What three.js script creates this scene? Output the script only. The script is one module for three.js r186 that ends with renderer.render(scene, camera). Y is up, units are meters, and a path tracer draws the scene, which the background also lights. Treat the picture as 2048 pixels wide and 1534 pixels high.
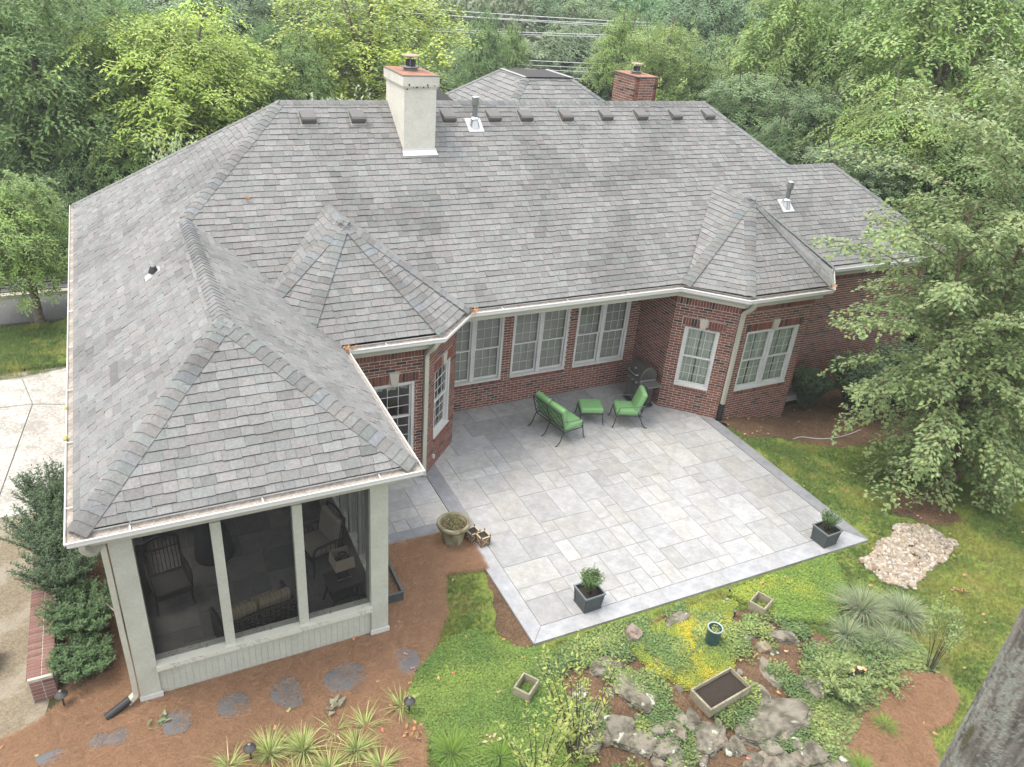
import * as THREE from 'three';
import { mergeGeometries } from 'three/addons/utils/BufferGeometryUtils.js';
import { RoundedBoxGeometry } from 'three/addons/geometries/RoundedBoxGeometry.js';
import { ImprovedNoise } from 'three/addons/math/ImprovedNoise.js';

// ------------------------------------------------------------ camera, sky, sun, exposure
const scene = new THREE.Scene();
const camera = new THREE.PerspectiveCamera(52.37, 2048 / 1534, 0.1, 1200);
camera.position.set(1.188, 9.687, 13.172);
camera.rotation.set(-0.4994, -0.4926, 0.0878, 'YXZ');
scene.add(camera);
{ // overcast sky: brightest overhead, a third of that at the horizon
  const w = 64, h = 32, d = new Float32Array(w * h * 4);
  for (let j = 0; j < h; j++) for (let i = 0; i < w; i++) {
    const el = ((j + 0.5) / h - 0.5) * Math.PI, s = Math.max(0, Math.sin(el));
    const L = 1.0 * (1 + 0.75 * s) / 1.75, k = (j * w + i) * 4;
    d[k] = L * 0.965; d[k + 1] = L * 0.99; d[k + 2] = L * 1.03; d[k + 3] = 1;
  }
  const sky = new THREE.DataTexture(d, w, h, THREE.RGBAFormat, THREE.FloatType);
  sky.mapping = THREE.EquirectangularReflectionMapping; sky.magFilter = THREE.LinearFilter; sky.minFilter = THREE.LinearFilter; sky.needsUpdate = true;
  scene.background = sky; scene.environment = sky;
}
const sun = new THREE.DirectionalLight(0xfff4e4, 1.35);
sun.position.set(-9, 40, -4); sun.target.position.set(8, 0, 1);
sun.castShadow = true; sun.shadow.radius = 42; sun.shadow.mapSize.set(2048, 2048);
Object.assign(sun.shadow.camera, { left: -35, right: 35, top: 35, bottom: -35, near: 1, far: 120 });
scene.add(sun, sun.target);
scene.fog = new THREE.FogExp2(new THREE.Color(0.84, 0.89, 0.92), 0.0008);
const renderer = new THREE.WebGLRenderer({ antialias: true });
renderer.setSize(1024, 767);
renderer.toneMapping = THREE.LinearToneMapping;
renderer.toneMappingExposure = 2.9;
renderer.shadowMap.enabled = true;

// ------------------------------------------------------------ helpers
function rng(a) { return () => { a |= 0; a = a + 0x6D2B79F5 | 0; let t = Math.imul(a ^ a >>> 15, 1 | a); t = t + Math.imul(t ^ t >>> 7, 61 | t) ^ t; return ((t ^ t >>> 14) >>> 0) / 4294967296; }; }
const V = (x, y, z) => new THREE.Vector3(x, y, z);
const perlin = new ImprovedNoise();
const N3 = (x, y, z = 0.37) => perlin.noise(x, y, z);
const fbm = (x, y, z = 0.37, o = 4) => { let s = 0, a = 0.5; for (let i = 0; i < o; i++) { s += a * N3(x, y, z + i * 3.1); x *= 2.03; y *= 2.03; z *= 2.03; a *= 0.5; } return s; };
const smooth = (a, b, x) => { const t = Math.min(1, Math.max(0, (x - a) / (b - a))); return t * t * (3 - 2 * t); };
const lerp = (a, b, t) => a + (b - a) * t;
const names = {};
function numbered(n) { const k = names[n] = (names[n] ?? -1) + 1; return k ? n + '_' + String(k).padStart(3, '0') : n; }

class Geo { // flat-shaded triangles with uv in metres and an optional colour for each face
  constructor() { this.p = []; this.n = []; this.u = []; this.c = []; this.col = null; }
  tri(a, b, c, ua, ub, uc) {
    const e1 = [b[0] - a[0], b[1] - a[1], b[2] - a[2]], e2 = [c[0] - a[0], c[1] - a[1], c[2] - a[2]];
    let n = [e1[1] * e2[2] - e1[2] * e2[1], e1[2] * e2[0] - e1[0] * e2[2], e1[0] * e2[1] - e1[1] * e2[0]];
    const l = Math.hypot(...n); if (l < 1e-12) return this; n = n.map(x => x / l);
    const ax = Math.abs(n[0]), ay = Math.abs(n[1]), az = Math.abs(n[2]);
    const uv = q => ay >= ax && ay >= az ? [q[0], q[2]] : ax > az ? [q[2], q[1]] : [q[0], q[1]];
    this.p.push(...a, ...b, ...c); this.n.push(...n, ...n, ...n); this.u.push(...(ua || uv(a)), ...(ub || uv(b)), ...(uc || uv(c)));
    if (this.col) this.c.push(...this.col, ...this.col, ...this.col); return this;
  }
  quad(a, b, c, d) { this.tri(a, b, c); this.tri(a, c, d); return this; }
  poly(l) { for (let i = 1; i + 1 < l.length; i++) this.tri(l[0], l[i], l[i + 1]); return this; }
  box(x0, y0, z0, x1, y1, z1) {
    const P = (i, j, k) => [i ? x1 : x0, j ? y1 : y0, k ? z1 : z0];
    this.quad(P(0, 0, 1), P(1, 0, 1), P(1, 1, 1), P(0, 1, 1)).quad(P(1, 0, 0), P(0, 0, 0), P(0, 1, 0), P(1, 1, 0));
    this.quad(P(1, 0, 1), P(1, 0, 0), P(1, 1, 0), P(1, 1, 1)).quad(P(0, 0, 0), P(0, 0, 1), P(0, 1, 1), P(0, 1, 0));
    this.quad(P(0, 1, 1), P(1, 1, 1), P(1, 1, 0), P(0, 1, 0)).quad(P(0, 0, 0), P(1, 0, 0), P(1, 0, 1), P(0, 0, 1));
    return this;
  }
  prism(l, y0, y1) { // plan outline [x,z] list
    this.poly(l.map(q => [q[0], y1, q[1]])); this.poly(l.map(q => [q[0], y0, q[1]]).reverse());
    l.forEach((a, i) => { const b = l[(i + 1) % l.length]; this.quad([a[0], y0, a[1]], [b[0], y0, b[1]], [b[0], y1, b[1]], [a[0], y1, a[1]]); });
    return this;
  }
  get() {
    const g = new THREE.BufferGeometry();
    g.setAttribute('position', new THREE.Float32BufferAttribute(this.p, 3));
    g.setAttribute('normal', new THREE.Float32BufferAttribute(this.n, 3));
    g.setAttribute('uv', new THREE.Float32BufferAttribute(this.u, 2));
    if (this.c.length) g.setAttribute('color', new THREE.Float32BufferAttribute(this.c, 3));
    return g;
  }
}
function obj(name, g, m, parent = scene) {
  if (g instanceof Geo) g = g.get();
  const o = new THREE.Mesh(g, m); o.name = parent === scene ? numbered(name) : name; o.castShadow = o.receiveShadow = true; parent.add(o); return o;
}
function tag(o, label, category, group, kind) { o.userData.label = label; o.userData.category = category; if (group) o.userData.group = group; if (kind) o.userData.kind = kind; return o; }
function thing(name, label, category, x = 0, y = 0, z = 0, turn = 0, group) {
  const o = new THREE.Group(); o.name = numbered(name); o.position.set(x, y, z); o.rotation.y = turn; scene.add(o); return tag(o, label, category, group);
}
function struct(o) { o.userData.kind = 'structure'; return o; }
function stuff(o) { o.userData.kind = 'stuff'; return o; }
function tube(pts, radii, seg = 8, close = false) { // tapered tube with smooth normals
  const n = pts.length, P = [], Nn = [], U = [], I = []; let up = V(0.13, 0.2, 1).normalize(), len = 0;
  for (let i = 0; i < n; i++) {
    const a = pts[Math.max(0, i - 1)], b = pts[Math.min(n - 1, i + 1)], t = V(b[0] - a[0], b[1] - a[1], b[2] - a[2]).normalize();
    const s = V().crossVectors(t, up); if (s.lengthSq() < 1e-6) s.set(1, 0, 0); s.normalize(); up = V().crossVectors(s, t).normalize();
    if (i) len += Math.hypot(pts[i][0] - pts[i - 1][0], pts[i][1] - pts[i - 1][1], pts[i][2] - pts[i - 1][2]);
    const r = Array.isArray(radii) ? radii[i] : radii;
    for (let k = 0; k <= seg; k++) { const q = k / seg * Math.PI * 2, c = Math.cos(q), e = Math.sin(q), d = [s.x * c + up.x * e, s.y * c + up.y * e, s.z * c + up.z * e];
      P.push(pts[i][0] + d[0] * r, pts[i][1] + d[1] * r, pts[i][2] + d[2] * r); Nn.push(...d); U.push(k / seg * Math.PI * 2 * r, len); }
  }
  for (let i = 0; i + 1 < n; i++) for (let k = 0; k < seg; k++) { const a = i * (seg + 1) + k, b = a + seg + 1; I.push(a, b, a + 1, b, b + 1, a + 1); }
  for (const e of [0, n - 1]) { const c = P.length / 3; const o = e * (seg + 1); P.push(...pts[e]); Nn.push(0, e ? 1 : -1, 0); U.push(0, 0); for (let k = 0; k < seg; k++) I.push(c, o + k, o + k + 1); }
  const g = new THREE.BufferGeometry(); g.setAttribute('position', new THREE.Float32BufferAttribute(P, 3)); g.setAttribute('normal', new THREE.Float32BufferAttribute(Nn, 3)); g.setAttribute('uv', new THREE.Float32BufferAttribute(U, 2)); g.setIndex(I); return g;
}
const curve = (pts, n = 12) => new THREE.CatmullRomCurve3(pts.map(q => V(...q))).getPoints(n).map(q => [q.x, q.y, q.z]);
const flat = g => { g = g.index ? g.toNonIndexed() : g; for (const k of Object.keys(g.attributes)) if (!['position', 'normal', 'uv'].includes(k)) g.deleteAttribute(k); return g; };
const merge = l => mergeGeometries(l.map(flat));
const rbox = (w, h, d, r = 0.01, seg = 2, x = 0, y = 0, z = 0) => new RoundedBoxGeometry(w, h, d, seg, Math.min(r, w / 2.01, h / 2.01, d / 2.01)).translate(x, y, z);
const lathe = (l, seg = 32) => new THREE.LatheGeometry(l.map(q => new THREE.Vector2(...q)), seg);

// ------------------------------------------------------------ textures: tileable noise
function field(size, cells, oct, seed, stretch = 1) {
  const f = new Float32Array(size * size); let amp = 1, tot = 0;
  for (let o = 0; o < oct; o++) {
    const cx = cells << o, cy = Math.max(1, Math.round((cells << o) / stretch)), r = rng(seed + o * 77), g = Float32Array.from({ length: cx * cy }, r);
    for (let j = 0; j < size; j++) { const y = j / size * cy, y0 = y | 0, fy = smooth(0, 1, y - y0), y1 = (y0 + 1) % cy;
      for (let i = 0; i < size; i++) { const x = i / size * cx, x0 = x | 0, fx = smooth(0, 1, x - x0), x1 = (x0 + 1) % cx;
        f[j * size + i] += amp * lerp(lerp(g[y0 * cx + x0], g[y0 * cx + x1], fx), lerp(g[y1 * cx + x0], g[y1 * cx + x1], fx), fy); } }
    tot += amp; amp *= 0.55; if (cx * 2 > size) break;
  }
  for (let i = 0; i < f.length; i++) f[i] /= tot;
  return f;
}
function tex(size, fn, metres, srgb = true) { // fn(i) -> [r,g,b] 0..1 (sRGB when srgb)
  const d = new Uint8Array(size * size * 4);
  for (let i = 0; i < size * size; i++) { const c = fn(i); d[i * 4] = 255 * Math.min(1, Math.max(0, c[0])); d[i * 4 + 1] = 255 * Math.min(1, Math.max(0, c[1])); d[i * 4 + 2] = 255 * Math.min(1, Math.max(0, c[2])); d[i * 4 + 3] = 255; }
  const t = new THREE.DataTexture(d, size, size); t.wrapS = t.wrapT = THREE.RepeatWrapping; t.magFilter = THREE.LinearFilter; t.minFilter = THREE.LinearMipmapLinearFilter; t.generateMipmaps = true;
  if (srgb) t.colorSpace = THREE.SRGBColorSpace; t.repeat.set(1 / metres, 1 / metres); t.needsUpdate = true; return t;
}
const mix3 = (a, b, t) => [lerp(a[0], b[0], t), lerp(a[1], b[1], t), lerp(a[2], b[2], t)];
const sat = (x, lo, hi) => Math.min(1, Math.max(0, (x - lo) / (hi - lo)));
const white = new Float32Array(512 * 512).map((() => { const r = rng(5); return () => r(); })());
const fA = field(512, 4, 7, 11), fB = field(512, 8, 6, 23), fC = field(512, 3, 5, 37), fineN = field(512, 64, 3, 51), midN = field(512, 24, 4, 63);
const grey = (lo, hi, f, metres) => tex(512, i => { const v = lerp(lo, hi, sat(f(i), 0.2, 0.8)); return [v, v, v]; }, metres);
const BASE_SCALE = 0.75; // lowers all standard base colours alike, balanced against the raised exposure
const std = (color, o = {}) => { const m = new THREE.MeshStandardMaterial({ roughness: 0.85, metalness: 0, ...o }); m.color.setRGB(...color).multiplyScalar(BASE_SCALE); return m; };
const bumpT = (f, metres) => tex(512, i => { const v = f(i); return [v, v, v]; }, metres, false);
const M = {}; 
const tGran = grey(0.78, 1.0, i => 0.45 * white[i] + 0.55 * midN[i], 0.6), bGran = bumpT(i => 0.6 * white[i] + 0.4 * fineN[i], 0.6);
const tBrick = grey(0.72, 1.0, i => 0.5 * fineN[i] + 0.5 * fB[i], 0.45), bBrick = bumpT(i => fineN[i], 0.3);
const tWear = grey(0.86, 1.0, i => 0.6 * fA[i] + 0.4 * fineN[i], 1.7);
M.shingle = std([1, 1, 1], { vertexColors: true, map: tGran, bumpMap: bGran, bumpScale: 0.003, roughness: 0.95 });
M.deck = std([0.20, 0.20, 0.195], { map: tGran, roughness: 0.95 });
M.mortar = std([0.74, 0.68, 0.60], { map: tBrick, roughness: 0.95 });
M.brickV = std([1, 1, 1], { vertexColors: true, map: tBrick, bumpMap: bBrick, bumpScale: 0.003, roughness: 0.9 });
const BR = [[0.285, 0.095, 0.065], [0.245, 0.08, 0.06], [0.32, 0.12, 0.08], [0.27, 0.105, 0.08], [0.22, 0.08, 0.06], [0.30, 0.13, 0.095], [0.07, 0.055, 0.052], [0.12, 0.075, 0.065]];
M.bricks = BR.map(c => std(c, { map: tBrick, bumpMap: bBrick, bumpScale: 0.003, roughness: 0.9 }));
M.stone = std([0.58, 0.54, 0.46], { map: tWear, roughness: 0.9 });
M.white = std([0.74, 0.75, 0.73], { map: tWear, roughness: 0.5 });
M.gutter = std([0.80, 0.80, 0.78], { roughness: 0.4 });
M.cream = std([0.60, 0.60, 0.50], { map: tWear, roughness: 0.6 });
M.paint = std([0.58, 0.60, 0.52], { map: tWear, roughness: 0.6 });
M.trimOld = std([0.68, 0.68, 0.63], { map: tex(512, i => { const k = fB[i] > 0.6 && fineN[i] > 0.6 ? 0.72 : lerp(0.93, 1, fA[i]); return [k, k, k * 0.97]; }, 0.9), roughness: 0.6 });
M.stucco = std([0.88, 0.85, 0.75], { map: tWear, bumpMap: bBrick, bumpScale: 0.004, roughness: 0.95 });
M.rust = std([1, 1, 1], { map: tex(512, i => mix3([0.50, 0.34, 0.27], [0.70, 0.52, 0.42], sat(fA[i] * 0.7 + fineN[i] * 0.3, 0.3, 0.7)), 1), roughness: 0.8, metalness: 0.1 });
M.lead = std([0.22, 0.23, 0.24], { roughness: 0.5, metalness: 0.6 });
M.galv = std([0.55, 0.57, 0.58], { roughness: 0.32, metalness: 0.85 });
M.flash = std([0.72, 0.73, 0.73], { roughness: 0.4, metalness: 0.4 });
M.black = std([0.018, 0.018, 0.02], { roughness: 0.6 });
M.ventG = std([0.13, 0.125, 0.12], { roughness: 0.55 });
M.iron = std([0.05, 0.055, 0.055], { roughness: 0.45, metalness: 0.3 });
M.glass = new THREE.MeshPhysicalMaterial({ color: 0xffffff, transmission: 1, thickness: 0, roughness: 0.015, ior: 1.52 });
M.screen = new THREE.MeshStandardMaterial({ color: 0x0b0c0c, transparent: true, opacity: 0.5, roughness: 1 });
M.blind = std([0.26, 0.28, 0.24], { roughness: 0.7 });
M.curtain = new THREE.MeshPhysicalMaterial({ color: new THREE.Color().setRGB(0.27, 0.32, 0.26), roughness: 0.95 });
M.dark = std([0.05, 0.05, 0.05]);
M.room = std([0.30, 0.29, 0.27]);
// stamped concrete
const slate = i => 0.5 * fB[i] + 0.3 * midN[i] + 0.2 * fineN[i];
const tSlate = tex(512, i => { const v = lerp(0.84, 1.0, sat(slate(i), 0.25, 0.72)), w = sat(fC[i], 0.52, 0.7) * 0.02; return [v, v - w * 0.4, v - w]; }, 1.35), bSlate = bumpT(slate, 1.35);
M.paverRGB = [[0.495, 0.497, 0.507], [0.48, 0.485, 0.50], [0.505, 0.503, 0.503], [0.455, 0.46, 0.472], [0.49, 0.488, 0.485]]; M.pavers = [1.04, 0.98, 0.92, 0.86, 0.80, 0.74].map(k => M.paverRGB.map(c => std(c.map(v => v * k), { map: tSlate, bumpMap: bSlate, bumpScale: 0.006, roughness: 0.72 })));
M.joint = std([0.33, 0.315, 0.295], { roughness: 0.95 });
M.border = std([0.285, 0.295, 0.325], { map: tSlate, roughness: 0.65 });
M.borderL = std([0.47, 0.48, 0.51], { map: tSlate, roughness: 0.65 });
M.slabSide = std([0.36, 0.34, 0.31], { map: tWear });
M.drive = std([1, 1, 1], { map: tex(512, i => { const b = mix3([0.66, 0.64, 0.61], [0.80, 0.79, 0.77], sat(fA[i] * 0.5 + fineN[i] * 0.5, 0.36, 0.6)); const s = white[i] > 0.8 ? 0.82 : white[i] < 0.12 ? 1.08 : 1; return b.map(x => x * s); }, 2.6), bumpMap: bGran, bumpScale: 0.004, roughness: 0.9 });
M.aggregate = std([1, 1, 1], { map: tex(512, i => { const b = mix3([0.42, 0.38, 0.31], [0.66, 0.61, 0.52], sat(0.5 * fineN[i] + 0.5 * white[i], 0.25, 0.75)); return mix3(b, [0.70, 0.67, 0.62], 0.5 * sat(fC[i], 0.5, 0.65)); }, 1.4), bumpMap: bGran, bumpScale: 0.005, roughness: 0.95 });
M.asphalt = std([0.16, 0.16, 0.165], { map: tGran, roughness: 0.9 });
M.floor = std([1, 1, 1], { map: tex(512, i => mix3([0.16, 0.17, 0.10], [0.26, 0.27, 0.14], sat(fA[i], 0.3, 0.7)), 6), roughness: 1 });
M.lawn = std([1, 1, 1], { map: tex(512, i => { const g = mix3([0.38, 0.46, 0.19], [0.55, 0.60, 0.27], sat(fA[i] * 0.6 + fineN[i] * 0.4, 0.35, 0.65)); return mix3(g, [0.58, 0.53, 0.33], 0.6 * sat(fB[i], 0.58, 0.7)); }, 3.1), bumpMap: bumpT(i => fineN[i], 0.8), bumpScale: 0.02, roughness: 1 });
M.soil = std([1, 1, 1], { map: tex(512, i => { const s = mix3([0.30, 0.23, 0.17], [0.50, 0.39, 0.29], sat(fA[i] * 0.5 + fineN[i] * 0.5, 0.3, 0.7)); return white[i] > 0.97 ? [0.66, 0.56, 0.42] : s; }, 1.6), bumpMap: bumpT(i => midN[i], 0.9), bumpScale: 0.03, roughness: 1 });
M.straw = std([1, 1, 1], { map: tex(512, i => mix3([0.33, 0.235, 0.175], [0.54, 0.41, 0.32], sat(fineN[i] * 0.6 + fB[i] * 0.4, 0.3, 0.7)), 0.8), bumpMap: bumpT(i => fineN[i], 0.5), bumpScale: 0.02, roughness: 1 });
M.needle = std([0.26, 0.118, 0.062], { roughness: 0.9 });
M.needleV = std([1, 1, 1], { roughness: 0.9 });
M.wood = std([0.30, 0.21, 0.12], { map: tex(512, i => { const v = lerp(0.6, 1, fA[(i % 512) + 512 * ((i / 512 | 0) >> 4)]); return [v, v, v]; }, 0.6), roughness: 0.75 });
M.woodPale = std([0.55, 0.43, 0.29], { roughness: 0.7 });
M.zinc = std([0.115, 0.135, 0.14], { map: tWear, roughness: 0.5, metalness: 0.35 });
M.potStone = std([1, 1, 1], { map: tex(512, i => mix3(mix3([0.40, 0.38, 0.29], [0.62, 0.59, 0.49], sat(fA[i], 0.35, 0.65)), [0.33, 0.37, 0.20], 0.55 * sat(fB[i], 0.55, 0.7)), 0.8), bumpMap: bBrick, bumpScale: 0.004, roughness: 0.95 });
M.concrete = std([1, 1, 1], { map: tex(512, i => mix3([0.52, 0.50, 0.42], [0.70, 0.67, 0.58], sat(fA[i] * 0.6 + fineN[i] * 0.4, 0.35, 0.65)), 0.9), bumpMap: bBrick, bumpScale: 0.004, roughness: 0.95 });
M.pot = std([0.045, 0.10, 0.10], { roughness: 0.35, map: tWear });
M.dirt = std([0.05, 0.037, 0.027], { bumpMap: bumpT(i => midN[i], 0.2), bumpScale: 0.02, roughness: 1 });
M.cushion = std([0.21, 0.42, 0.175], { roughness: 0.9, bumpMap: bumpT(i => fineN[i], 0.15), bumpScale: 0.001 });
M.wicker = std([0.035, 0.028, 0.024], { roughness: 0.6 });
M.tan = std([0.34, 0.31, 0.25], { roughness: 0.9 });
M.stripe = std([1, 1, 1], { map: tex(512, i => { const s = rng(((i % 512) / 6 | 0) * 13 + 3)(); return mix3([0.44, 0.40, 0.33], [0.72, 0.68, 0.58], s); }, 0.35), roughness: 0.95 });
M.shade = new THREE.MeshPhysicalMaterial({ color: new THREE.Color().setRGB(0.42, 0.36, 0.27), transmission: 0.2, thickness: 0, roughness: 0.95 });
M.bark = std([1, 1, 1], { map: tex(512, i => { const s = mix3([0.22, 0.19, 0.16], [0.44, 0.40, 0.36], sat(fA[i] * 0.4 + midN[i] * 0.6, 0.3, 0.7)); return s; }, 0.7), bumpMap: bumpT(i => midN[i], 0.5), bumpScale: 0.02, roughness: 0.95 });
M.barkPale = std([1, 1, 1], { map: tex(512, i => mix3([0.36, 0.32, 0.27], [0.62, 0.58, 0.53], sat(fA[i] * 0.5 + midN[i] * 0.5, 0.35, 0.65)), 0.7), roughness: 0.95 });
M.barkV = std([1, 1, 1], { vertexColors: true, roughness: 0.95, bumpMap: bumpT(i => 0.5 * midN[i] + 0.5 * fineN[i], 0.35), bumpScale: 0.012 });
M.rockV = std([1, 1, 1], { vertexColors: true, roughness: 0.95, bumpMap: bumpT(i => 0.6 * midN[i] + 0.4 * fineN[i], 0.3), bumpScale: 0.01 });
M.flag = std([0.15, 0.155, 0.165], { map: tSlate, bumpMap: bSlate, bumpScale: 0.01, roughness: 0.8 });
M.litter = std([1, 1, 1], { map: tex(512, i => mix3([0.55, 0.51, 0.47], [0.75, 0.72, 0.69], sat(fineN[i] * 0.6 + fB[i] * 0.4, 0.35, 0.65)), 0.5), roughness: 1 });
const leafMat = (c, t = 0.35) => { const m = new THREE.MeshPhysicalMaterial({ vertexColors: true, transmission: t, thickness: 0, roughness: 0.85, side: THREE.DoubleSide }); m.color.setRGB(...c); return m; };
M.deadleaf = leafMat([0.34, 0.19, 0.09], 0.15);
M.curb = std([0.55, 0.5, 0.42], { map: tWear });

// ------------------------------------------------------------ terrain
const inPatio = (x, z) => Math.max(smooth(6.9, 6.1, x) * 0 + smooth(14.6, 13.7, x) * smooth(5.2, 6.1, x) * smooth(6.6, 5.6, z), smooth(7, 6, x) * smooth(-1.2, 0.2, x) * smooth(5.4, 4.5, z));
function H(x, z) {
  let y = -0.05;
  y -= 0.42 * smooth(13.6, 16.4, x) * smooth(5.2, 1.4, z) * smooth(-9, -1, z);
  y -= 0.29 * Math.max(smooth(-0.15, -1.05, x) * smooth(5.6, 3.6, z), smooth(0.7, 0.2, z) * smooth(3.4, 2.4, x) * smooth(-8.4, -7.4, z));
  y -= 0.2 * smooth(-9, -11, z) + 1.9 * smooth(-13, -26, z) + 1.4 * smooth(-30, -60, z);
  y -= 1.2 * smooth(19, 30, x) * smooth(-30, -9, z);
  const k = 1 - inPatio(x, z) * 0.85;
  y += (0.06 * fbm(x * 0.35, z * 0.35, 2.2, 3) + 0.025 * fbm(x * 1.5, z * 1.5, 7.2, 2)) * k * (z > -7 ? 1 : 0.5);
  y += 0.10 * Math.exp(-((x - 8.2) ** 2 / 2.6 + (z - 7.0) ** 2 / 0.9)) - 0.16 * smooth(7.2, 9.2, z) * smooth(12, 9, x) * smooth(5, 6.5, x);
  return y;
}
{ // one sheet out to the horizon, finer near the house
  const axis = (a, b) => { const l = []; for (let v = a; v <= b; v += 0.5) l.push(v); for (let s = 0.8, v = b; v < 320; s *= 1.35) l.push(v += s); for (let s = 0.8, v = a; v > -320; s *= 1.35) l.unshift(v -= s); return l; };
  const xs = axis(-6, 26), zs = axis(-22, 16), P = [], U = [], I = [];
  zs.forEach(z => xs.forEach(x => { P.push(x, H(x, z) - 0.03, z); U.push(x, z); }));
  for (let j = 0; j + 1 < zs.length; j++) for (let i = 0; i + 1 < xs.length; i++) { const a = j * xs.length + i, b = a + xs.length; I.push(a, b, a + 1, b, b + 1, a + 1); }
  const g = new THREE.BufferGeometry(); g.setAttribute('position', new THREE.Float32BufferAttribute(P, 3)); g.setAttribute('uv', new THREE.Float32BufferAttribute(U, 2)); g.setIndex(I); g.computeVertexNormals();
  struct(obj('ground', g, M.floor));
}
function clipTo(poly, x0, x1, z0, z1) {
  const cut = (l, f, ip) => { const o = []; for (let i = 0; i < l.length; i++) { const a = l[i], b = l[(i + 1) % l.length], fa = f(a), fb = f(b); if (fa >= 0) o.push(a); if (fa * fb < 0) { const t = fa / (fa - fb); o.push([lerp(a[0], b[0], t), lerp(a[1], b[1], t)]); } } return o; };
  let l = cut(poly, q => q[0] - x0); l = cut(l, q => x1 - q[0]); l = cut(l, q => q[1] - z0); return cut(l, q => z1 - q[1]);
}
const inside = (poly, x, z) => { let c = false; for (let i = 0, j = poly.length - 1; i < poly.length; j = i++) { const a = poly[i], b = poly[j]; if ((a[1] > z) !== (b[1] > z) && x < (b[0] - a[0]) * (z - a[1]) / (b[1] - a[1]) + a[0]) c = !c; } return c; };
function wobble(poly, amp = 0.08, step = 0.18, seed = 1) { // natural edge
  const o = []; poly.forEach((a, i) => { const b = poly[(i + 1) % poly.length], n = Math.max(1, Math.round(Math.hypot(b[0] - a[0], b[1] - a[1]) / step)), dx = b[1] - a[1], dz = a[0] - b[0], l = Math.hypot(dx, dz) || 1;
    for (let k = 0; k < n; k++) { const t = k / n, x = lerp(a[0], b[0], t), z = lerp(a[1], b[1], t), w = amp * 2 * fbm(x * 2.3, z * 2.3, seed, 3); o.push([x + dx / l * w, z + dz / l * w]); } }); return o;
}
function sheet(name, poly, mat, lift, cell = 0.25, h = H) {
  const g = new Geo(), xs = poly.map(q => q[0]), zs = poly.map(q => q[1]);
  for (let x = Math.floor(Math.min(...xs) / cell) * cell; x < Math.max(...xs); x += cell) for (let z = Math.floor(Math.min(...zs) / cell) * cell; z < Math.max(...zs); z += cell) {
    const c = clipTo(poly, x, x + cell, z, z + cell); if (c.length < 3) continue;
    const tris = THREE.ShapeUtils.triangulateShape(c.map(q => new THREE.Vector2(...q)), []);
    for (const t of tris) { const q = t.map(k => [c[k][0], h(...c[k]) + lift, c[k][1]]); g.tri(q[0], q[2], q[1]); }
  }
  const geo = g.get(); { // smooth normals from the height field
    const p = geo.attributes.position, n = geo.attributes.normal; for (let i = 0; i < p.count; i++) { const x = p.getX(i), z = p.getZ(i), e = 0.05, v = V(h(x - e, z) - h(x + e, z), 2 * e, h(x, z - e) - h(x, z + e)).normalize(); n.setXYZ(i, v.x, v.y, v.z); } }
  return struct(obj(name, geo, mat));
}
const POLY = {
  lawn: [[3.2, 2.6], [13.2, 0.9], [14.4, 1.3], [16.4, 2.2], [18.6, 3.0], [22, 3.2], [24, 6], [22, 13], [9, 13], [3.4, 10]],
  farLawn: [[-4.5, -10.72], [0.6, -10.78], [0.6, -7.25], [-0.7, -7.22], [-2.1, -6.95], [-4.5, -6.4]],
  straw: [[3.6, 2.2], [4.1, 2.2], [4.71, 2.42], [5.66, 2.42], [6.14, 2.5], [6.15, 2.92], [6.13, 3.62], [5.34, 3.47], [5.15, 4.0], [5.03, 4.38], [4.50, 5.08], [3.98, 5.49], [3.71, 5.95], [3.95, 6.40], [3.7, 6.9], [3.5, 8.2], [-2.2, 7.5], [-2.2, 4.45], [-1.34, 4.14], [-1.00, 4.02], [-0.68, 3.86], [-0.3, 3.8], [0.1, 3.6], [0.1, 1.0], [0.45, 1.0], [0.45, 4.2]],
  straw2: [[11.33, 8.16], [11.76, 8.45], [12.07, 8.65], [11.84, 8.99], [11.38, 9.20], [10.89, 9.19], [10.4, 9.9], [9.0, 9.7], [9.24, 9.16], [9.45, 8.87], [9.5, 8.7], [9.85, 8.45], [10.38, 8.40], [10.76, 8.42]],
  shrubBed: [[-0.72, -0.9], [0.42, -0.9], [0.42, 3.9], [0.0, 4.0], [-0.62, 3.9], [-0.72, 3.5]],
  gravel: [[14.69, 5.42], [15.19, 5.70], [15.45, 6.35], [14.75, 6.58], [14.36, 6.68], [13.39, 6.95], [13.0, 6.62], [12.98, 5.98], [13.7, 5.85]],
  rockBed: [[6.3, 5.75], [7.60, 5.72], [9.27, 5.80], [10.13, 6.38], [10.80, 7.14], [10.9, 7.9], [10.2, 8.5], [9.6, 8.6], [9.2, 9.2], [8.0, 9.6], [6.2, 8.6], [5.85, 7.74], [6.0, 6.70], [5.83, 5.94]],
  bare: [[6.11, 3.62], [6.16, 4.07], [6.15, 4.94], [6.16, 5.55], [5.79, 5.5], [5.71, 4.89], [5.92, 4.3]],
  houseBed: [[13.7, 0.6], [16.4, 0.3], [21.5, -0.4], [21.5, 2.4], [18.75, 2.9], [16.42, 2.5], [15.02, 1.75], [13.95, 1.65]],
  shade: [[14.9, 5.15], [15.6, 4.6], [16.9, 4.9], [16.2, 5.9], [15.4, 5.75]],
};
sheet('lawn', POLY.lawn, M.lawn, 0);
sheet('lawn', POLY.farLawn, M.lawn, 0.0);
sheet('soil_bed', wobble(POLY.houseBed, 0.12, 0.2, 3), M.soil, 0.012);
sheet('soil_and_shade_patch', wobble(POLY.shade, 0.15, 0.15, 4), M.soil, 0.01);  // brown soil sheet put in for the shade beneath the birch
sheet('soil_and_shade_patch', wobble(POLY.bare, 0.1, 0.12, 5), M.soil, 0.01);
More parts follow.
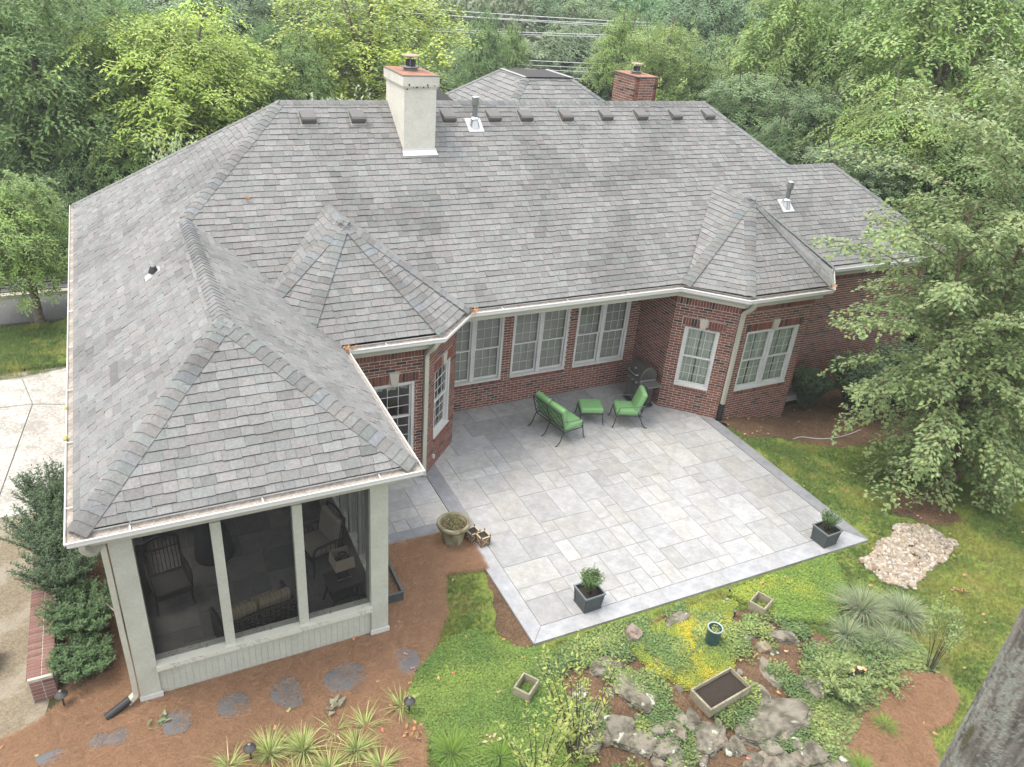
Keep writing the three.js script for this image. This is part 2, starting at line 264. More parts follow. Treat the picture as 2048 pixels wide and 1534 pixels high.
sheet('rock_garden_soil', wobble(POLY.rockBed, 0.15, 0.2, 6), M.soil, 0.015);
sheet('pine_straw_bed', wobble(POLY.straw, 0.03, 0.15, 7), M.straw, 0.03);
sheet('pine_straw_bed', wobble(POLY.straw2, 0.1, 0.15, 8), M.straw, 0.03);
sheet('shrub_bed', POLY.shrubBed, M.soil, 0.02);
sheet('pebble_bed', wobble(POLY.gravel, 0.1, 0.15, 9), M.soil, 0.012);
// drive: pale slabs with sawn joints, coarser aggregate at the near end, street beyond the far lawn
const flatY = y => () => y;
{
  const J = [[[-14, -7.6], [-2.11, -6.98], [-1.645, -6.9], [-1.375, -5.55], [-14, -6.1]], [[-1.63, -6.9], [-0.68, -7.22], [3, -7.6], [3, -4.1], [-1.36, -5.53]], [[-14, -6.07], [-1.375, -5.52], [-1.90, -1.2], [-14, -1.9]], [[-1.36, -5.5], [3, -4.07], [3, -1], [-1.88, -1.2]]];
  const under = struct(obj('drive', new Geo().prism([[-14, -7.58], [-2.11, -6.99], [-0.68, -7.2], [2.9, -7.5], [2.9, -1.0], [-14, -1.0]], -0.5, -0.325), M.joint));
  for (const q of J) { const c = q.reduce((s, p) => [s[0] + p[0] / q.length, s[1] + p[1] / q.length], [0, 0]); obj('slab', new Geo().prism(q.map(p => { const l = Math.hypot(p[0] - c[0], p[1] - c[1]); return [p[0] + (c[0] - p[0]) / l * 0.004, p[1] + (c[1] - p[1]) / l * 0.004]; }), -0.45, -0.30), M.drive, under); }
  struct(obj('drive', new Geo().prism([[-14, -1.18], [0.3, -1.18], [0.3, 0.5], [-0.75, 0.6], [-0.75, 4.35], [-1.34, 4.7], [-3, 5.4], [-14, 7]], -0.6, -0.304), M.aggregate));
  struct(obj('street', new Geo().prism([[-60, -13.2], [-2.4, -12.6], [12, -12.7], [60, -16], [60, -14], [12, -10.9], [-2.4, -10.72], [-60, -11.2]], -0.9, -0.2 - 0.24), M.asphalt));
  struct(obj('kerb', new Geo().prism([[-30, -13.05], [-2.4, -12.75], [12, -12.85], [12, -12.72], [-2.4, -12.6], [-30, -12.9]], -0.9, -0.34), M.curb));
}

// ------------------------------------------------------------ patio and porch floor of stamped slabs
function slabs(parent, x0, z0, x1, z1, seed, unit = 0.305, top = -0.003, mats = M.pavers) {
  const r = rng(seed), nx = Math.max(1, Math.round((x1 - x0) / unit)), nz = Math.max(1, Math.round((z1 - z0) / unit)), ux = (x1 - x0) / nx, uz = (z1 - z0) / nz, used = new Uint8Array(nx * nz);
  const sizes = [[2, 2], [2, 2], [2, 3], [3, 2], [1, 2], [2, 1], [1, 1], [2, 2], [1, 2], [3, 2]];
  for (let j = 0; j < nz; j++) for (let i = 0; i < nx; i++) {
    if (used[j * nx + i]) continue;
    let w = 1, h = 1;
    for (let t = 0; t < 6; t++) { const s = sizes[r() * sizes.length | 0]; let ok = i + s[0] <= nx && j + s[1] <= nz; for (let b = 0; ok && b < s[1]; b++) for (let a = 0; a < s[0]; a++) if (used[(j + b) * nx + i + a]) ok = false; if (ok) { [w, h] = s; break; } }
    for (let b = 0; b < h; b++) for (let a = 0; a < w; a++) used[(j + b) * nx + i + a] = 1;
    const g = new Geo(), G = 0.0032, B = 0.0045, y = top + (r() - 0.5) * 0.002, d = () => (r() - 0.5) * 0.008;
    const q = [[x0 + i * ux + G + d(), z0 + j * uz + G + d()], [x0 + (i + w) * ux - G + d(), z0 + j * uz + G + d()], [x0 + (i + w) * ux - G + d(), z0 + (j + h) * uz - G + d()], [x0 + i * ux + G + d(), z0 + (j + h) * uz - G + d()]];
    const c = [(q[0][0] + q[2][0]) / 2, (q[0][1] + q[2][1]) / 2], t = q.map(p => [p[0] + Math.sign(c[0] - p[0]) * B, y, p[1] + Math.sign(c[1] - p[1]) * B]), o = q.map(p => [p[0], y - 0.011, p[1]]);
    g.poly([t[0], t[3], t[2], t[1]]); for (let k = 0; k < 4; k++) g.quad(o[k], t[k], t[(k + 1) % 4], o[(k + 1) % 4]);
    const off = [r() * 5, r() * 5]; for (let k = 0; k < g.u.length; k += 2) { g.u[k] += off[0]; g.u[k + 1] += off[1]; }
    const st = mats === M.pavers ? Math.min(5, Math.max(0, Math.round(1.6 + 7 * fbm(c[0] * 0.45 + 2, c[1] * 0.45, 5.5, 3) + (r() - 0.5) * 1.6))) : -1, set = st < 0 ? mats : mats[st]; obj('slab', g, set[r() * set.length | 0], parent);
  }
}
const patio = tag(obj('patio', new Geo().prism([[6.10, -1.9], [13.66, -1.9], [13.64, 5.60], [6.12, 5.50]], -0.14, -0.013), M.joint), 'large pale stamped concrete patio with grey border behind the house', 'patio');
slabs(patio, 6.40, -1.66, 13.36, 5.22, 31);
{
  const e = 0.004, strip = (l, m) => obj('border', new Geo().prism(l, -0.12, 0.001), m, patio);
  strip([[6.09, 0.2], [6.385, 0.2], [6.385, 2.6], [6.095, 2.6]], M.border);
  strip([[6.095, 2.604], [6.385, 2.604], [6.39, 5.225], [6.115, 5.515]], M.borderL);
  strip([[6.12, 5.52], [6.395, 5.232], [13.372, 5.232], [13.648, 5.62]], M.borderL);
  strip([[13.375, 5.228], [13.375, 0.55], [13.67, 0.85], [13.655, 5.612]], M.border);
}
const walk = tag(obj('side_patio', new Geo().prism([[3.9, -0.2], [6.085, -0.2], [6.085, 2.42], [3.9, 2.42]], -0.14, -0.013), M.joint), 'small stamped concrete landing between screened porch and brick bay', 'patio');
slabs(walk, 4.06, 0.2, 6.085, 2.13, 47);
obj('border', new Geo().prism([[4.06, 2.14], [6.085, 2.14], [6.085, 2.43], [4.06, 2.40]], -0.12, 0.001), M.border, walk);
const porchFloor = struct(obj('porch_floor', new Geo().box(0.42, -0.2, 0.62, 4.02, -0.013, 4.36), M.joint));
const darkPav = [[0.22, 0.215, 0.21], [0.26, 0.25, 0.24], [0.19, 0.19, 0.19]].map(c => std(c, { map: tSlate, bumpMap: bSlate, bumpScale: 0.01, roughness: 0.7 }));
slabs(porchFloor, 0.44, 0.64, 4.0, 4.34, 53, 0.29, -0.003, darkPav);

// ------------------------------------------------------------ the house
const E = 3.3, p = 0.739, W = 4.436, L = 4.793, R = 4.507, xB = 15.83, x2 = 19.266, r2 = 2.698, xl = 7.211, xr = 12.46, xm = xB + R - r2;
const BL = { c: 4.93, h: 1.36, w: 2.28, b: 0.923, y: 5.04, zp: -1.15, za: -2.355 }, BRt = { c: 14.87, h: 1.31, w: 2.41, b: 1.10, y: 5.04, zp: -1.0, za: -2.355 };
const house = thing('brick_house', 'single storey red brick house under a large grey shingled hip roof', 'house');
const roof = new THREE.Group(); roof.name = 'roof'; house.add(roof);
// courses of shingles on one roof plane; pieces = convex outlines that share the plane
const loose = [], massed = new Geo(); massed.col = [1, 1, 1];
function tone(r, x, y, z, pal) {
  const k = r(), base = 0.312 + 0.068 * (r() - 0.5) + (k < 0.12 ? -0.04 : k > 0.9 ? 0.025 : 0);
  const hue = r(), t = hue < 0.3 ? [1.025, 1.0, 0.985] : hue < 0.55 ? [0.97, 1.01, 1.0] : [1, 1, 0.995];
  const st = 1 - 0.22 * sat(fbm(x * 0.55 + 3, y * 0.7, z * 0.55, 4), 0.06, 0.26) - 0.14 * sat(fbm(x * 1.9, y * 1.6 + 9, z * 1.9, 3), 0.08, 0.3);
  return t.map(c => c * base * st);
}
const eyeP = camera.position;
function shinglePlane(pieces, U, seed, loosely = false, ex = 0.143) {
  const a = V(...pieces[0][0]), b = V(...pieces[0][1]), c = V(...pieces[0][2]), n = V().crossVectors(b.clone().sub(a), c.clone().sub(a)).normalize(); if (n.y < 0) n.negate();
  const u = V(...U).normalize(), v = V().crossVectors(n, u).normalize(); if (v.y < 0) v.negate();
  const low = pieces.flat().reduce((m, q) => q[1] < m[1] ? q : m), O = V(...low);
  const to2 = q => { const d = V(...q).sub(O); return [d.dot(u), d.dot(v)]; }, P2 = pieces.map(l => { const o = l.map(to2); let ar = 0; o.forEach((q, i) => { const w = o[(i + 1) % o.length]; ar += q[0] * w[1] - w[0] * q[1]; }); return ar < 0 ? o.reverse() : o; });
  const all = P2.flat(), u0 = Math.min(...all.map(q => q[0])), u1 = Math.max(...all.map(q => q[0])), v1 = Math.max(...all.map(q => q[1])), r = rng(seed);
  for (let k = -1, v0 = -0.02; v0 < v1; k++, v0 += ex) {
    for (let x = u0 - r() * 0.25; x < u1;) {
      const w = r() < 0.5 ? 0.16 + r() * 0.09 : 0.09 + r() * 0.2, t = 0.010 + 0.006 * r() + (r() < 0.4 ? 0.005 : 0), dv = (r() - 0.5) * 0.007 + (r() < 0.4 ? -0.012 : 0), va = v0 + dv, vb = v0 + ex + 0.028;
      const mid = O.clone().addScaledVector(u, x + w / 2).addScaledVector(v, v0 + ex / 2), col = tone(r, mid.x, mid.y, mid.z);
      for (const poly of P2) {
        let l = [[x + 0.0015, va], [x + w - 0.002, va], [x + w - 0.002, vb], [x + 0.0015, vb]];
        for (let i = 0; i < poly.length && l.length; i++) { const A = poly[i], B = poly[(i + 1) % poly.length], f = q => (B[0] - A[0]) * (q[1] - A[1]) - (B[1] - A[1]) * (q[0] - A[0]); const o = []; l.forEach((q, m) => { const s = l[(m + 1) % l.length], fq = f(q), fs = f(s); if (fq >= 0) o.push(q); if (fq * fs < 0) { const tt = fq / (fq - fs); o.push([lerp(q[0], s[0], tt), lerp(q[1], s[1], tt)]); } }); l = o; }
        if (l.length < 3) continue;
        const hgt = q => 0.004 + t * (1 - (q[1] - va) / (vb - va)), W3 = (q, h) => { const z = O.clone().addScaledVector(u, q[0]).addScaledVector(v, q[1]).addScaledVector(n, h); return [z.x, z.y, z.z]; };
        const g = loosely ? new Geo() : massed; g.col = col;
        const uv = q => [q[0], q[1]], T = l.map(q => W3(q, hgt(q)));
        for (let i = 1; i + 1 < l.length; i++) g.tri(T[0], T[i], T[i + 1], uv(l[0]), uv(l[i]), uv(l[i + 1]));
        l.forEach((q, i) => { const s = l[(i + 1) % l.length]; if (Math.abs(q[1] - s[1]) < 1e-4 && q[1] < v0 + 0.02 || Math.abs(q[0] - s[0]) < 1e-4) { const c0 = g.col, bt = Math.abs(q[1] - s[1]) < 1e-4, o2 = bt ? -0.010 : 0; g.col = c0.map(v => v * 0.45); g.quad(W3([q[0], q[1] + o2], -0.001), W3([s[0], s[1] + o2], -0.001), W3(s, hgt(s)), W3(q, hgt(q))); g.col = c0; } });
        if (loosely) loose.push([mid.distanceTo(eyeP), g]);
      }
      x += w;
    }
  }
}
const gI = 0.115; // shingle edge stands back from the gutter's lip
const onL = (x, z) => [x, E + p * x, z], onF = (x, z) => [x, E + p * (L - z), z], onR = (x, z) => [x, E + p * (W - x), z], onM = (x, z) => [x, E - p * z, z];
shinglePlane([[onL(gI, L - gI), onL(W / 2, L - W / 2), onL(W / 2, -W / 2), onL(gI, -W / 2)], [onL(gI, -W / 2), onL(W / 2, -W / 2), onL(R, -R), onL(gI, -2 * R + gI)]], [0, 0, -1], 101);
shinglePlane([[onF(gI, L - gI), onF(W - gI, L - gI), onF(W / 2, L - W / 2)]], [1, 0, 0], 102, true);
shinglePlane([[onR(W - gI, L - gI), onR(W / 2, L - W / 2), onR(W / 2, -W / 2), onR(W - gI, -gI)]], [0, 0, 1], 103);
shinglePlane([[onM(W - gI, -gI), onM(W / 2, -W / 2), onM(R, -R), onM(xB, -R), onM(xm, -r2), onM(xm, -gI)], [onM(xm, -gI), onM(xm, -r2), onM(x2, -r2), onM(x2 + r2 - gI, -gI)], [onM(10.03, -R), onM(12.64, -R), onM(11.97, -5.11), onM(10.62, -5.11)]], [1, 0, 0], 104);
const bayHips = [];
for (const [i, B] of [BL, BRt].entries()) {
  const k = gI / (B.b - B.zp), yy = E + (B.y - E) * k, P = [B.c, B.y, B.zp], A = [B.c, B.y, B.za], C = s => [B.c + s * (B.h - gI * 0.3), yy, B.b - gI], D = s => [B.c + s * (B.w - gI * 0.6), yy, 0.0];
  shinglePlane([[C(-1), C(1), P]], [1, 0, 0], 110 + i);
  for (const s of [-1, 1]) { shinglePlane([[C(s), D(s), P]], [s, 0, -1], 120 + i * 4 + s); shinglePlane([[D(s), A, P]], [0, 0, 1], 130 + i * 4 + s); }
  bayHips.push([P, C(-1)], [P, C(1)], [P, D(-1)], [P, D(1)], [A, P]);
}
// street-side roof: flat-topped hip and a lower gable, seen over the ridge
{
  const T = [[10.62, -5.11], [11.97, -5.11], [11.97, -6.55], [10.62, -6.55]], q = 3.6, B = [[10.62 - q, -5.11], [11.97 + q, -5.11], [11.97 + q, -6.55 - q], [10.62 - q, -6.55 - q]], yT = 7.08, yB = yT - p * q;
  const t3 = k => [T[k][0], yT, T[k][1]], b3 = k => [B[k][0], yB, B[k][1]];
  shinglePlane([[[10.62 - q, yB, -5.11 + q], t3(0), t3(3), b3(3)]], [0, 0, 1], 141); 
  const d = new Geo(); d.quad(b3(1), t3(1), t3(2), b3(2)).quad(b3(2), t3(2), t3(3), b3(3));
  d.quad([0, E, -2 * R], [R, E + p * R, -R], [xB, E + p * R, -R], [xB + R, E, -2 * R]);
  d.tri([x2 + r2, E, 0], [x2, E + p * r2, -r2], [x2 + r2, E, -2 * r2]); d.quad([xB, E + p * R, -R], [xm, E + p * r2, -r2], [xB + R, E, -2 * r2], [xB + R, E, -2 * R]); d.quad([xm, E + p * r2, -r2], [x2, E + p * r2, -r2], [x2 + r2, E, -2 * r2], [xB + R, E, -2 * r2]);
  d.tri([7.0, 6.0, -6.2], [8.28, 7.02, -6.3], [8.28, 7.02, -6.7]).quad([7.0, 6.0, -6.2], [8.28, 7.02, -6.7], [8.28, 5.6, -8.6], [7.0, 5.6, -8.4]).tri([7.0, 6.0, -6.2], [8.28, 7.02, -6.3], [10.2, 5.6, -6.0]);
  obj('far_slope', d, M.deck, roof);
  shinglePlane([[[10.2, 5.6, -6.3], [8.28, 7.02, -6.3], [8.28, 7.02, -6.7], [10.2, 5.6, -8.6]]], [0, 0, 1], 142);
  obj('flat_deck', new Geo().prism(T.map(q => [q[0], q[1]]), 7.0, 7.10), std([0.055, 0.05, 0.05], { map: tGran, roughness: 0.9 }), roof);
  const m = new Geo(); for (const [a, b] of [[0, 1], [0, 3], [1, 2]]) { const A = T[a], C = T[b], dx = C[0] - A[0], dz = C[1] - A[1], l = Math.hypot(dx, dz), nx = dz / l * 0.04, nz = -dx / l * 0.04; m.quad([A[0] - nx, 7.115, A[1] - nz], [C[0] - nx, 7.115, C[1] - nz], [C[0] + nx, 7.10, C[1] + nz], [A[0] + nx, 7.10, A[1] + nz]); }
  obj('metal_edge', m, std([0.34, 0.35, 0.36], { roughness: 0.5, metalness: 0.3 }), roof);
}
// plain boarding under the shingles
{
  const d = new Geo(), k = 0.012, dn = l => l.map(q => [q[0], q[1] - k, q[2]]);
  for (const l of [[onL(0.125, L - 0.125), onL(W / 2, L - W / 2), onL(W / 2, -W / 2), onL(0.125, -W / 2)], [onL(0.125, -W / 2), onL(W / 2, -W / 2), onL(R, -R), onL(0.1, -2 * R + 0.125)], [onF(0.125, L - 0.125), onF(W - 0.125, L - 0.125), onF(W / 2, L - W / 2)], [onR(W - 0.125, L - 0.125), onR(W / 2, L - W / 2), onR(W / 2, -W / 2), onR(W - 0.125, -0.125)], [onM(W - 0.125, -0.125), onM(W / 2, -W / 2), onM(R, -R), onM(xB, -R), onM(xm, -r2), onM(xm, -0.125)], [onM(xm, -0.125), onM(xm, -r2), onM(x2, -r2), onM(x2 + r2 - 0.125, -0.125)], [onM(10.0, -R), onM(12.65, -R), onM(11.97, -5.11), onM(10.62, -5.11)]]) d.poly(dn(l));
  for (const B of [BL, BRt]) { const P = [B.c, B.y, B.zp], A = [B.c, B.y, B.za]; d.poly(dn([[B.c - B.h, E + 0.10, B.b - 0.15], [B.c + B.h, E + 0.10, B.b - 0.15], P])); for (const s of [-1, 1]) { d.poly(dn([[B.c + s * B.h, E + 0.10, B.b - 0.15], [B.c + s * (B.w - 0.15), E + 0.10, -0.02], P])); d.poly(dn([[B.c + s * (B.w - 0.15), E + 0.10, -0.02], A, P])); } }
  obj('boarding', d, M.deck, roof);
}
loose.sort((a, b) => a[0] - b[0]);
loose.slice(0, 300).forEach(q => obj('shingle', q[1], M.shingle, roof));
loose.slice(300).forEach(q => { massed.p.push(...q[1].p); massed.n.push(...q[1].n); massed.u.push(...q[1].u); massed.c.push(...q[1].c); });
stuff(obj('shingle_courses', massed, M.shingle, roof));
// ridge and hip caps: bent pieces laid from the low end up
const capsFar = new Geo();
function caps(a, b, near, seed, w = 0.16, ex = 0.142, sides) {
  const r = rng(seed), A = V(...a), B = V(...b); if (B.y < A.y) { const t = A.clone(); A.copy(B); B.copy(t); }
  const d = B.clone().sub(A), len = d.length(); d.normalize(); const h = V(0, 1, 0).cross(d).normalize();
  const sl = sides || [0.62, 0.62];
  const S = k => h.clone().multiplyScalar(k).add(V(0, -sl[k < 0 ? 0 : 1], 0)).addScaledVector(d, 0).normalize();
  const sL = S(-1), sR = S(1); for (const s of [sL, sR]) { s.addScaledVector(d, -s.dot(d)).normalize(); }
  const up = V().crossVectors(d, h); if (up.y < 0) up.negate();
  for (let t = 0; t < len; t += ex) {
    const g = near ? new Geo() : capsFar, k = r(); g.col = tone(r, A.x + d.x * t, A.y + d.y * t, A.z + d.z * t).map((c, i) => c * (k < 0.2 ? [0.88, 0.93, 0.99] : k < 0.6 ? [0.91, 0.96, 0.955] : [0.94, 0.925, 0.91])[i] * 0.94);
    const t1 = Math.min(len + 0.03, t + ex + 0.03), q = (tt, s, k2, hh) => { const o = A.clone().addScaledVector(d, tt).addScaledVector(s, k2 * w).addScaledVector(up, hh); return [o.x, o.y, o.z]; }, h0 = 0.027 + r() * 0.003, h1 = 0.016, j = (r() - 0.5) * 0.008;
    const rows = [[sL, 1, 0], [sL, 0.28, 0.002], [sL, 0, -0.004], [sR, 0.28, 0.002], [sR, 1, 0]];
    for (let i = 0; i < 4; i++) { const a0 = rows[i], a1 = rows[i + 1], P0 = q(t + j, a0[0], a0[1], h0 + a0[2]), P1 = q(t + j, a1[0], a1[1], h0 + a1[2]), P2 = q(t1, a1[0], a1[1], h1 + a1[2]), P3 = q(t1, a0[0], a0[1], h1 + a0[2]); g.quad(P0, P1, P2, P3).quad(P0, P1, q(t + j, a1[0], a1[1], h0 + a1[2] - 0.013), q(t + j, a0[0], a0[1], h0 + a0[2] - 0.013)); }
    for (const a0 of [rows[0], rows[4]]) g.quad(q(t + j, a0[0], a0[1], h0), q(t1, a0[0], a0[1], h1), q(t1, a0[0], a0[1], h1 - 0.012), q(t + j, a0[0], a0[1], h0 - 0.02));
    if (near) obj('ridge_cap', g, M.shingle, roof);
  }
}
const hipS = [0.5, 0.5], rgS = [0.72, 0.72];
caps(onF(gI, L - gI), onF(W / 2, L - W / 2), true, 1, 0.172, 0.142, hipS); caps(onF(W - gI, L - gI), onF(W / 2, L - W / 2), true, 2, 0.172, 0.142, hipS);
caps(onL(W / 2, L - W / 2), onL(W / 2, -W / 2), true, 3, 0.155, 0.142, rgS); caps(onL(W / 2, -W / 2), onL(R, -R), true, 4, 0.145, 0.142, hipS);
bayHips.forEach(([a, b], i) => caps(a, b, i < 5 || i === 6 || i === 8, 20 + i, 0.145, 0.142, i % 5 === 4 ? rgS : [0.3, 0.3]));
caps(onM(R, -R), onM(xB, -R), false, 5, 0.14, 0.142, rgS); caps(onM(xB, -R), onM(xm, -r2), false, 6, 0.14, 0.142, hipS); caps(onM(xm, -r2), onM(x2, -r2), false, 7, 0.14, 0.142, rgS); caps(onM(x2, -r2), onM(x2 + r2 - gI, -gI), false, 8, 0.14, 0.142, hipS);
caps([0.1, E + p * 0.1, -2 * R + 0.1], onM(R, -R), false, 9, 0.14, 0.142, hipS); caps([10.03, E + p * R, -R], [10.62, 7.08, -5.11], false, 10, 0.12, 0.142, hipS); caps([12.64, E + p * R, -R], [11.97, 7.08, -5.11], false, 11, 0.12, 0.142, hipS);
caps([9.1, 5.96, -8.07], [10.62, 7.08, -6.55], false, 12, 0.12, 0.142, hipS);
stuff(obj('ridge_cap_rows', capsFar, M.shingle, roof));
// ------------------------------------------------------------ eaves: gutter, fascia, soffit swept along the eave line
const eave = [[0, -2 * R], [0, L], [W, L], [W, BL.b], [BL.c + BL.h, BL.b], [xl, 0], [xr, 0], [BRt.c - BRt.h, BRt.b], [BRt.c + BRt.h, BRt.b], [BRt.c + BRt.w, 0], [x2 + r2, 0], [x2 + r2, -2 * r2]];
function offset(poly, d) {
  const n = poly.map((q, i) => { const b = poly[i + 1]; if (!b) return null; const dx = b[0] - q[0], dz = b[1] - q[1], l = Math.hypot(dx, dz); return [dz / l, -dx / l]; });
  return poly.map((q, i) => { const a = n[i - 1] || n[i], b = n[i] || a, k = 1 + a[0] * b[0] + a[1] * b[1]; return [q[0] + d * (a[0] + b[0]) / k, q[1] + d * (a[1] + b[1]) / k]; });
}
function sweep(g, profile, poly = eave, segs) { // profile: [inset, y]
  const lines = profile.map(([d, y]) => offset(poly, d).map(q => [q[0], y, q[1]]));
  for (let i = 0; i + 1 < poly.length; i++) if (!segs || segs.includes(i)) for (let k = 0; k + 1 < lines.length; k++) g.quad(lines[k][i], lines[k][i + 1], lines[k + 1][i + 1], lines[k + 1][i]);
  return g;
}
// each straight run of gutter is a part of its own
const runs = [[0], [1], [2], [3], [4], [5], [6], [7], [8], [9]];
const gProf = [[0.148, 3.345], [0.148, 3.215], [0.045, 3.212], [0.018, 3.245], [0.02, 3.285], [0.0, 3.30], [-0.004, 3.325], [0.006, 3.333], [0.014, 3.325], [0.018, 3.30]];
for (const s of runs) obj('gutter', sweep(new Geo(), gProf, eave, s), M.gutter, house);
{ const g = new Geo(); sweep(g, [[0.019, 3.297], [0.06, 3.308], [0.10, 3.314], [0.147, 3.325]], eave, [0, 1, 2, 3, 4, 5, 6, 7]); stuff(obj('gutter_debris', g, M.litter, house)); }
for (const [z, s] of [[2.42, 1], [1.55, 0.7]]) obj('moss_tuft', flat(new THREE.IcosahedronGeometry(0.045 * s, 2)).scale(0.7, 0.6, 1.3).translate(0.0, 3.335, z), std([0.42, 0.40, 0.10]), house);
{ // hanger straps across the front gutters
  const g = new Geo(); const r = rng(3); for (const [a, b] of [[eave[1], eave[2]], [eave[5], eave[6]], [eave[1], eave[0]], [eave[3], eave[4]]]) { const l = Math.hypot(b[0] - a[0], b[1] - a[1]), dx = (b[0] - a[0]) / l, dz = (b[1] - a[1]) / l; let nx = dz, nz = -dx; if (a === eave[1] && b === eave[0]) { nx = 1; nz = 0; } for (let t = 0.7; t < l; t += 1.55) { const x = a[0] + dx * t, z = a[1] + dz * t, e = 0.009; g.quad([x - dx * e, 3.335, z - dz * e], [x + dx * e, 3.335, z + dz * e], [x + dx * e + nx * 0.145, 3.345, z + dz * e + nz * 0.145], [x - dx * e + nx * 0.145, 3.345, z - dz * e + nz * 0.145]); } }
  stuff(obj('gutter_straps', g, M.gutter, house)); }
for (const s of runs) obj('fascia', sweep(new Geo(), [[0.149, 3.22], [0.149, 3.165], [0.17, 3.16], [0.175, 3.14], [0.20, 3.12], [0.205, 3.10], [0.225, 3.095], [0.225, 3.045], [0.25, 3.04], [0.255, 3.022], [0.45, 3.02]], eave, s), M.cream, house);
{ const g = new Geo(); g.poly([[xl - 0.6, 3.021, -0.3], [xr + 0.6, 3.021, -0.3], [xr + 0.6, 3.021, -1.9], [xl - 0.6, 3.021, -1.9]]); obj('soffit', g, M.cream, house); }

// ------------------------------------------------------------ brick walls
const brickList = [];
function wallFrame(a, b) { const len = Math.hypot(b[0] - a[0], b[1] - a[1]), dx = (b[0] - a[0]) / len, dz = (b[1] - a[1]) / len; const m = new THREE.Matrix4().makeBasis(V(dx, 0, dz), V(0, 1, 0), V(-dz, 0, dx)); m.setPosition(a[0], 0, a[1]); return { len, m }; }
let brickSeed = 900;
function brickWall(a, b, y0, y1, openings = [], o = {}) {
  const { len, m } = wallFrame(a, b), r = rng(brickSeed++), sh = new THREE.Shape([[0, y0], [len, y0], [len, y1], [0, y1]].map(q => new THREE.Vector2(...q)));
  for (const q of openings) sh.holes.push(new THREE.Path([[q.x0, q.y0], [q.x0, q.y1], [q.x1, q.y1], [q.x1, q.y0]].map(t => new THREE.Vector2(...t))));
  const g = new THREE.ExtrudeGeometry(sh, { depth: o.thick || 0.18, bevelEnabled: false }).translate(0, 0, -(o.thick || 0.18)), wall = obj('brick_wall', g, M.mortar, o.parent || house);
  wall.applyMatrix4(m);
  const put = (x0, x1, ya, yb, z1 = 0.0045, c = null, depth = 0.04) => { if (x1 - x0 < 0.02) return; const k = c ?? (r() < 0.10 ? 6 + (r() < 0.3 ? 1 : 0) : r() * 6 | 0); const z = z1 + (r() - 0.5) * 0.003, mid = V((x0 + x1) / 2, (ya + yb) / 2, z).applyMatrix4(m); brickList.push({ wall, x0, x1, ya, yb, z0: z - depth, z1: z, k, d: mid.distanceTo(eyeP), flat: o.flat }); };
  const sold = o.soldier ?? 0.205, top = y1 - sold, blocks = [];
  for (const q of openings) { blocks.push([q.x0, q.x1, q.y0 - 0.072, q.y1]); if (q.lintel) blocks.push([q.x0 - 0.09, q.x1 + 0.09, q.y1, q.y1 + 0.215]); }
  for (let k = 0, y = y0; y < top - 0.02; k++, y += 0.0677) {
    const ya = y + 0.006, yb = Math.min(y + 0.0677 - 0.006, top - 0.006);
    let segs = [[0, len]]; for (const q of blocks) if (yb > q[2] + 0.01 && ya < q[3] - 0.01) segs = segs.flatMap(([s, e]) => q[1] <= s || q[0] >= e ? [[s, e]] : [[s, q[0]], [q[1], e]].filter(t => t[1] - t[0] > 0.015));
    for (const q of blocks) for (const [a, b] of [[Math.max(ya, q[3] + 0.005), yb], [ya, Math.min(yb, q[2] - 0.005)]]) if (yb > q[2] + 0.01 && ya < q[3] - 0.01 && b - a > 0.012 && b - a < yb - ya - 0.001) for (let x = Math.max(0, q[0]); x < Math.min(len, q[1]) - 0.02; x += 0.2135) put(x + 0.005, Math.min(x + 0.2085, q[1] - 0.003, len), a, b);
    for (const [s, e] of segs) { const ph = (k % 2 ? 0.107 : 0) ; let x = Math.floor((s - ph) / 0.2135) * 0.2135 + ph; for (; x < e; x += 0.2135) put(Math.max(x + 0.005, s + (s > 0 ? 0.005 : 0)), Math.min(x + 0.2085, e - (e < len ? 0.005 : 0)), ya, yb); }
  }
  if (sold) for (let x = 0; x < len - 0.02; x += 0.0677) put(x + 0.004, Math.min(x + 0.0637, len), top + 0.006, y1 - 0.004, 0.009);
  for (const q of openings) {
    for (let x = q.x0; x < q.x1 - 0.02; x += 0.0677) put(x + 0.004, Math.min(x + 0.0637, q.x1), q.y0 - 0.068, q.y0 - 0.002, 0.045, r() < 0.85 ? [2, 5, 3][r() * 3 | 0] : 7, 0.13);
    if (q.lintel) { const cx = (q.x0 + q.x1) / 2; for (let x = q.x0 - 0.08; x < q.x1 + 0.06; x += 0.0677) if (Math.abs(x + 0.033 - cx) > 0.1) put(x + 0.004, x + 0.0637, q.y1 + 0.008, q.y1 + 0.205, 0.012);
      const ks = new THREE.Shape([[cx - 0.06, q.y1], [cx + 0.06, q.y1], [cx + 0.10, q.y1 + 0.25], [cx - 0.10, q.y1 + 0.25]].map(t => new THREE.Vector2(...t))); obj('keystone', new THREE.ExtrudeGeometry(ks, { depth: 0.05, bevelEnabled: true, bevelSize: 0.004, bevelThickness: 0.004, bevelSegments: 1 }), M.stone, wall); }
  }
  return { wall, m, len };
}
const wz = -1.65, wTop = 3.02;
const mainWall = brickWall([7.08, wz], [12.66, wz], -0.1, wTop, [[7.28, 8.81], [9.06, 10.58], [10.82, 12.34]].map(q => ({ x0: q[0] - 7.08, x1: q[1] - 7.08, y0: 0.69, y1: 2.42 })), { soldier: 0 });
const retR = brickWall([12.64, wz], [12.64, -0.30], -0.1, wTop, [], { soldier: 0.205 });
const retL = brickWall([7.09, -0.46], [7.09, wz], -0.1, wTop, [], { soldier: 0.205 });
const slR = brickWall([12.64, -0.30], [13.70, 0.698], -0.1, wTop, [{ x0: 0.30, x1: 1.12, y0: 0.69, y1: 2.30, lintel: true }]);
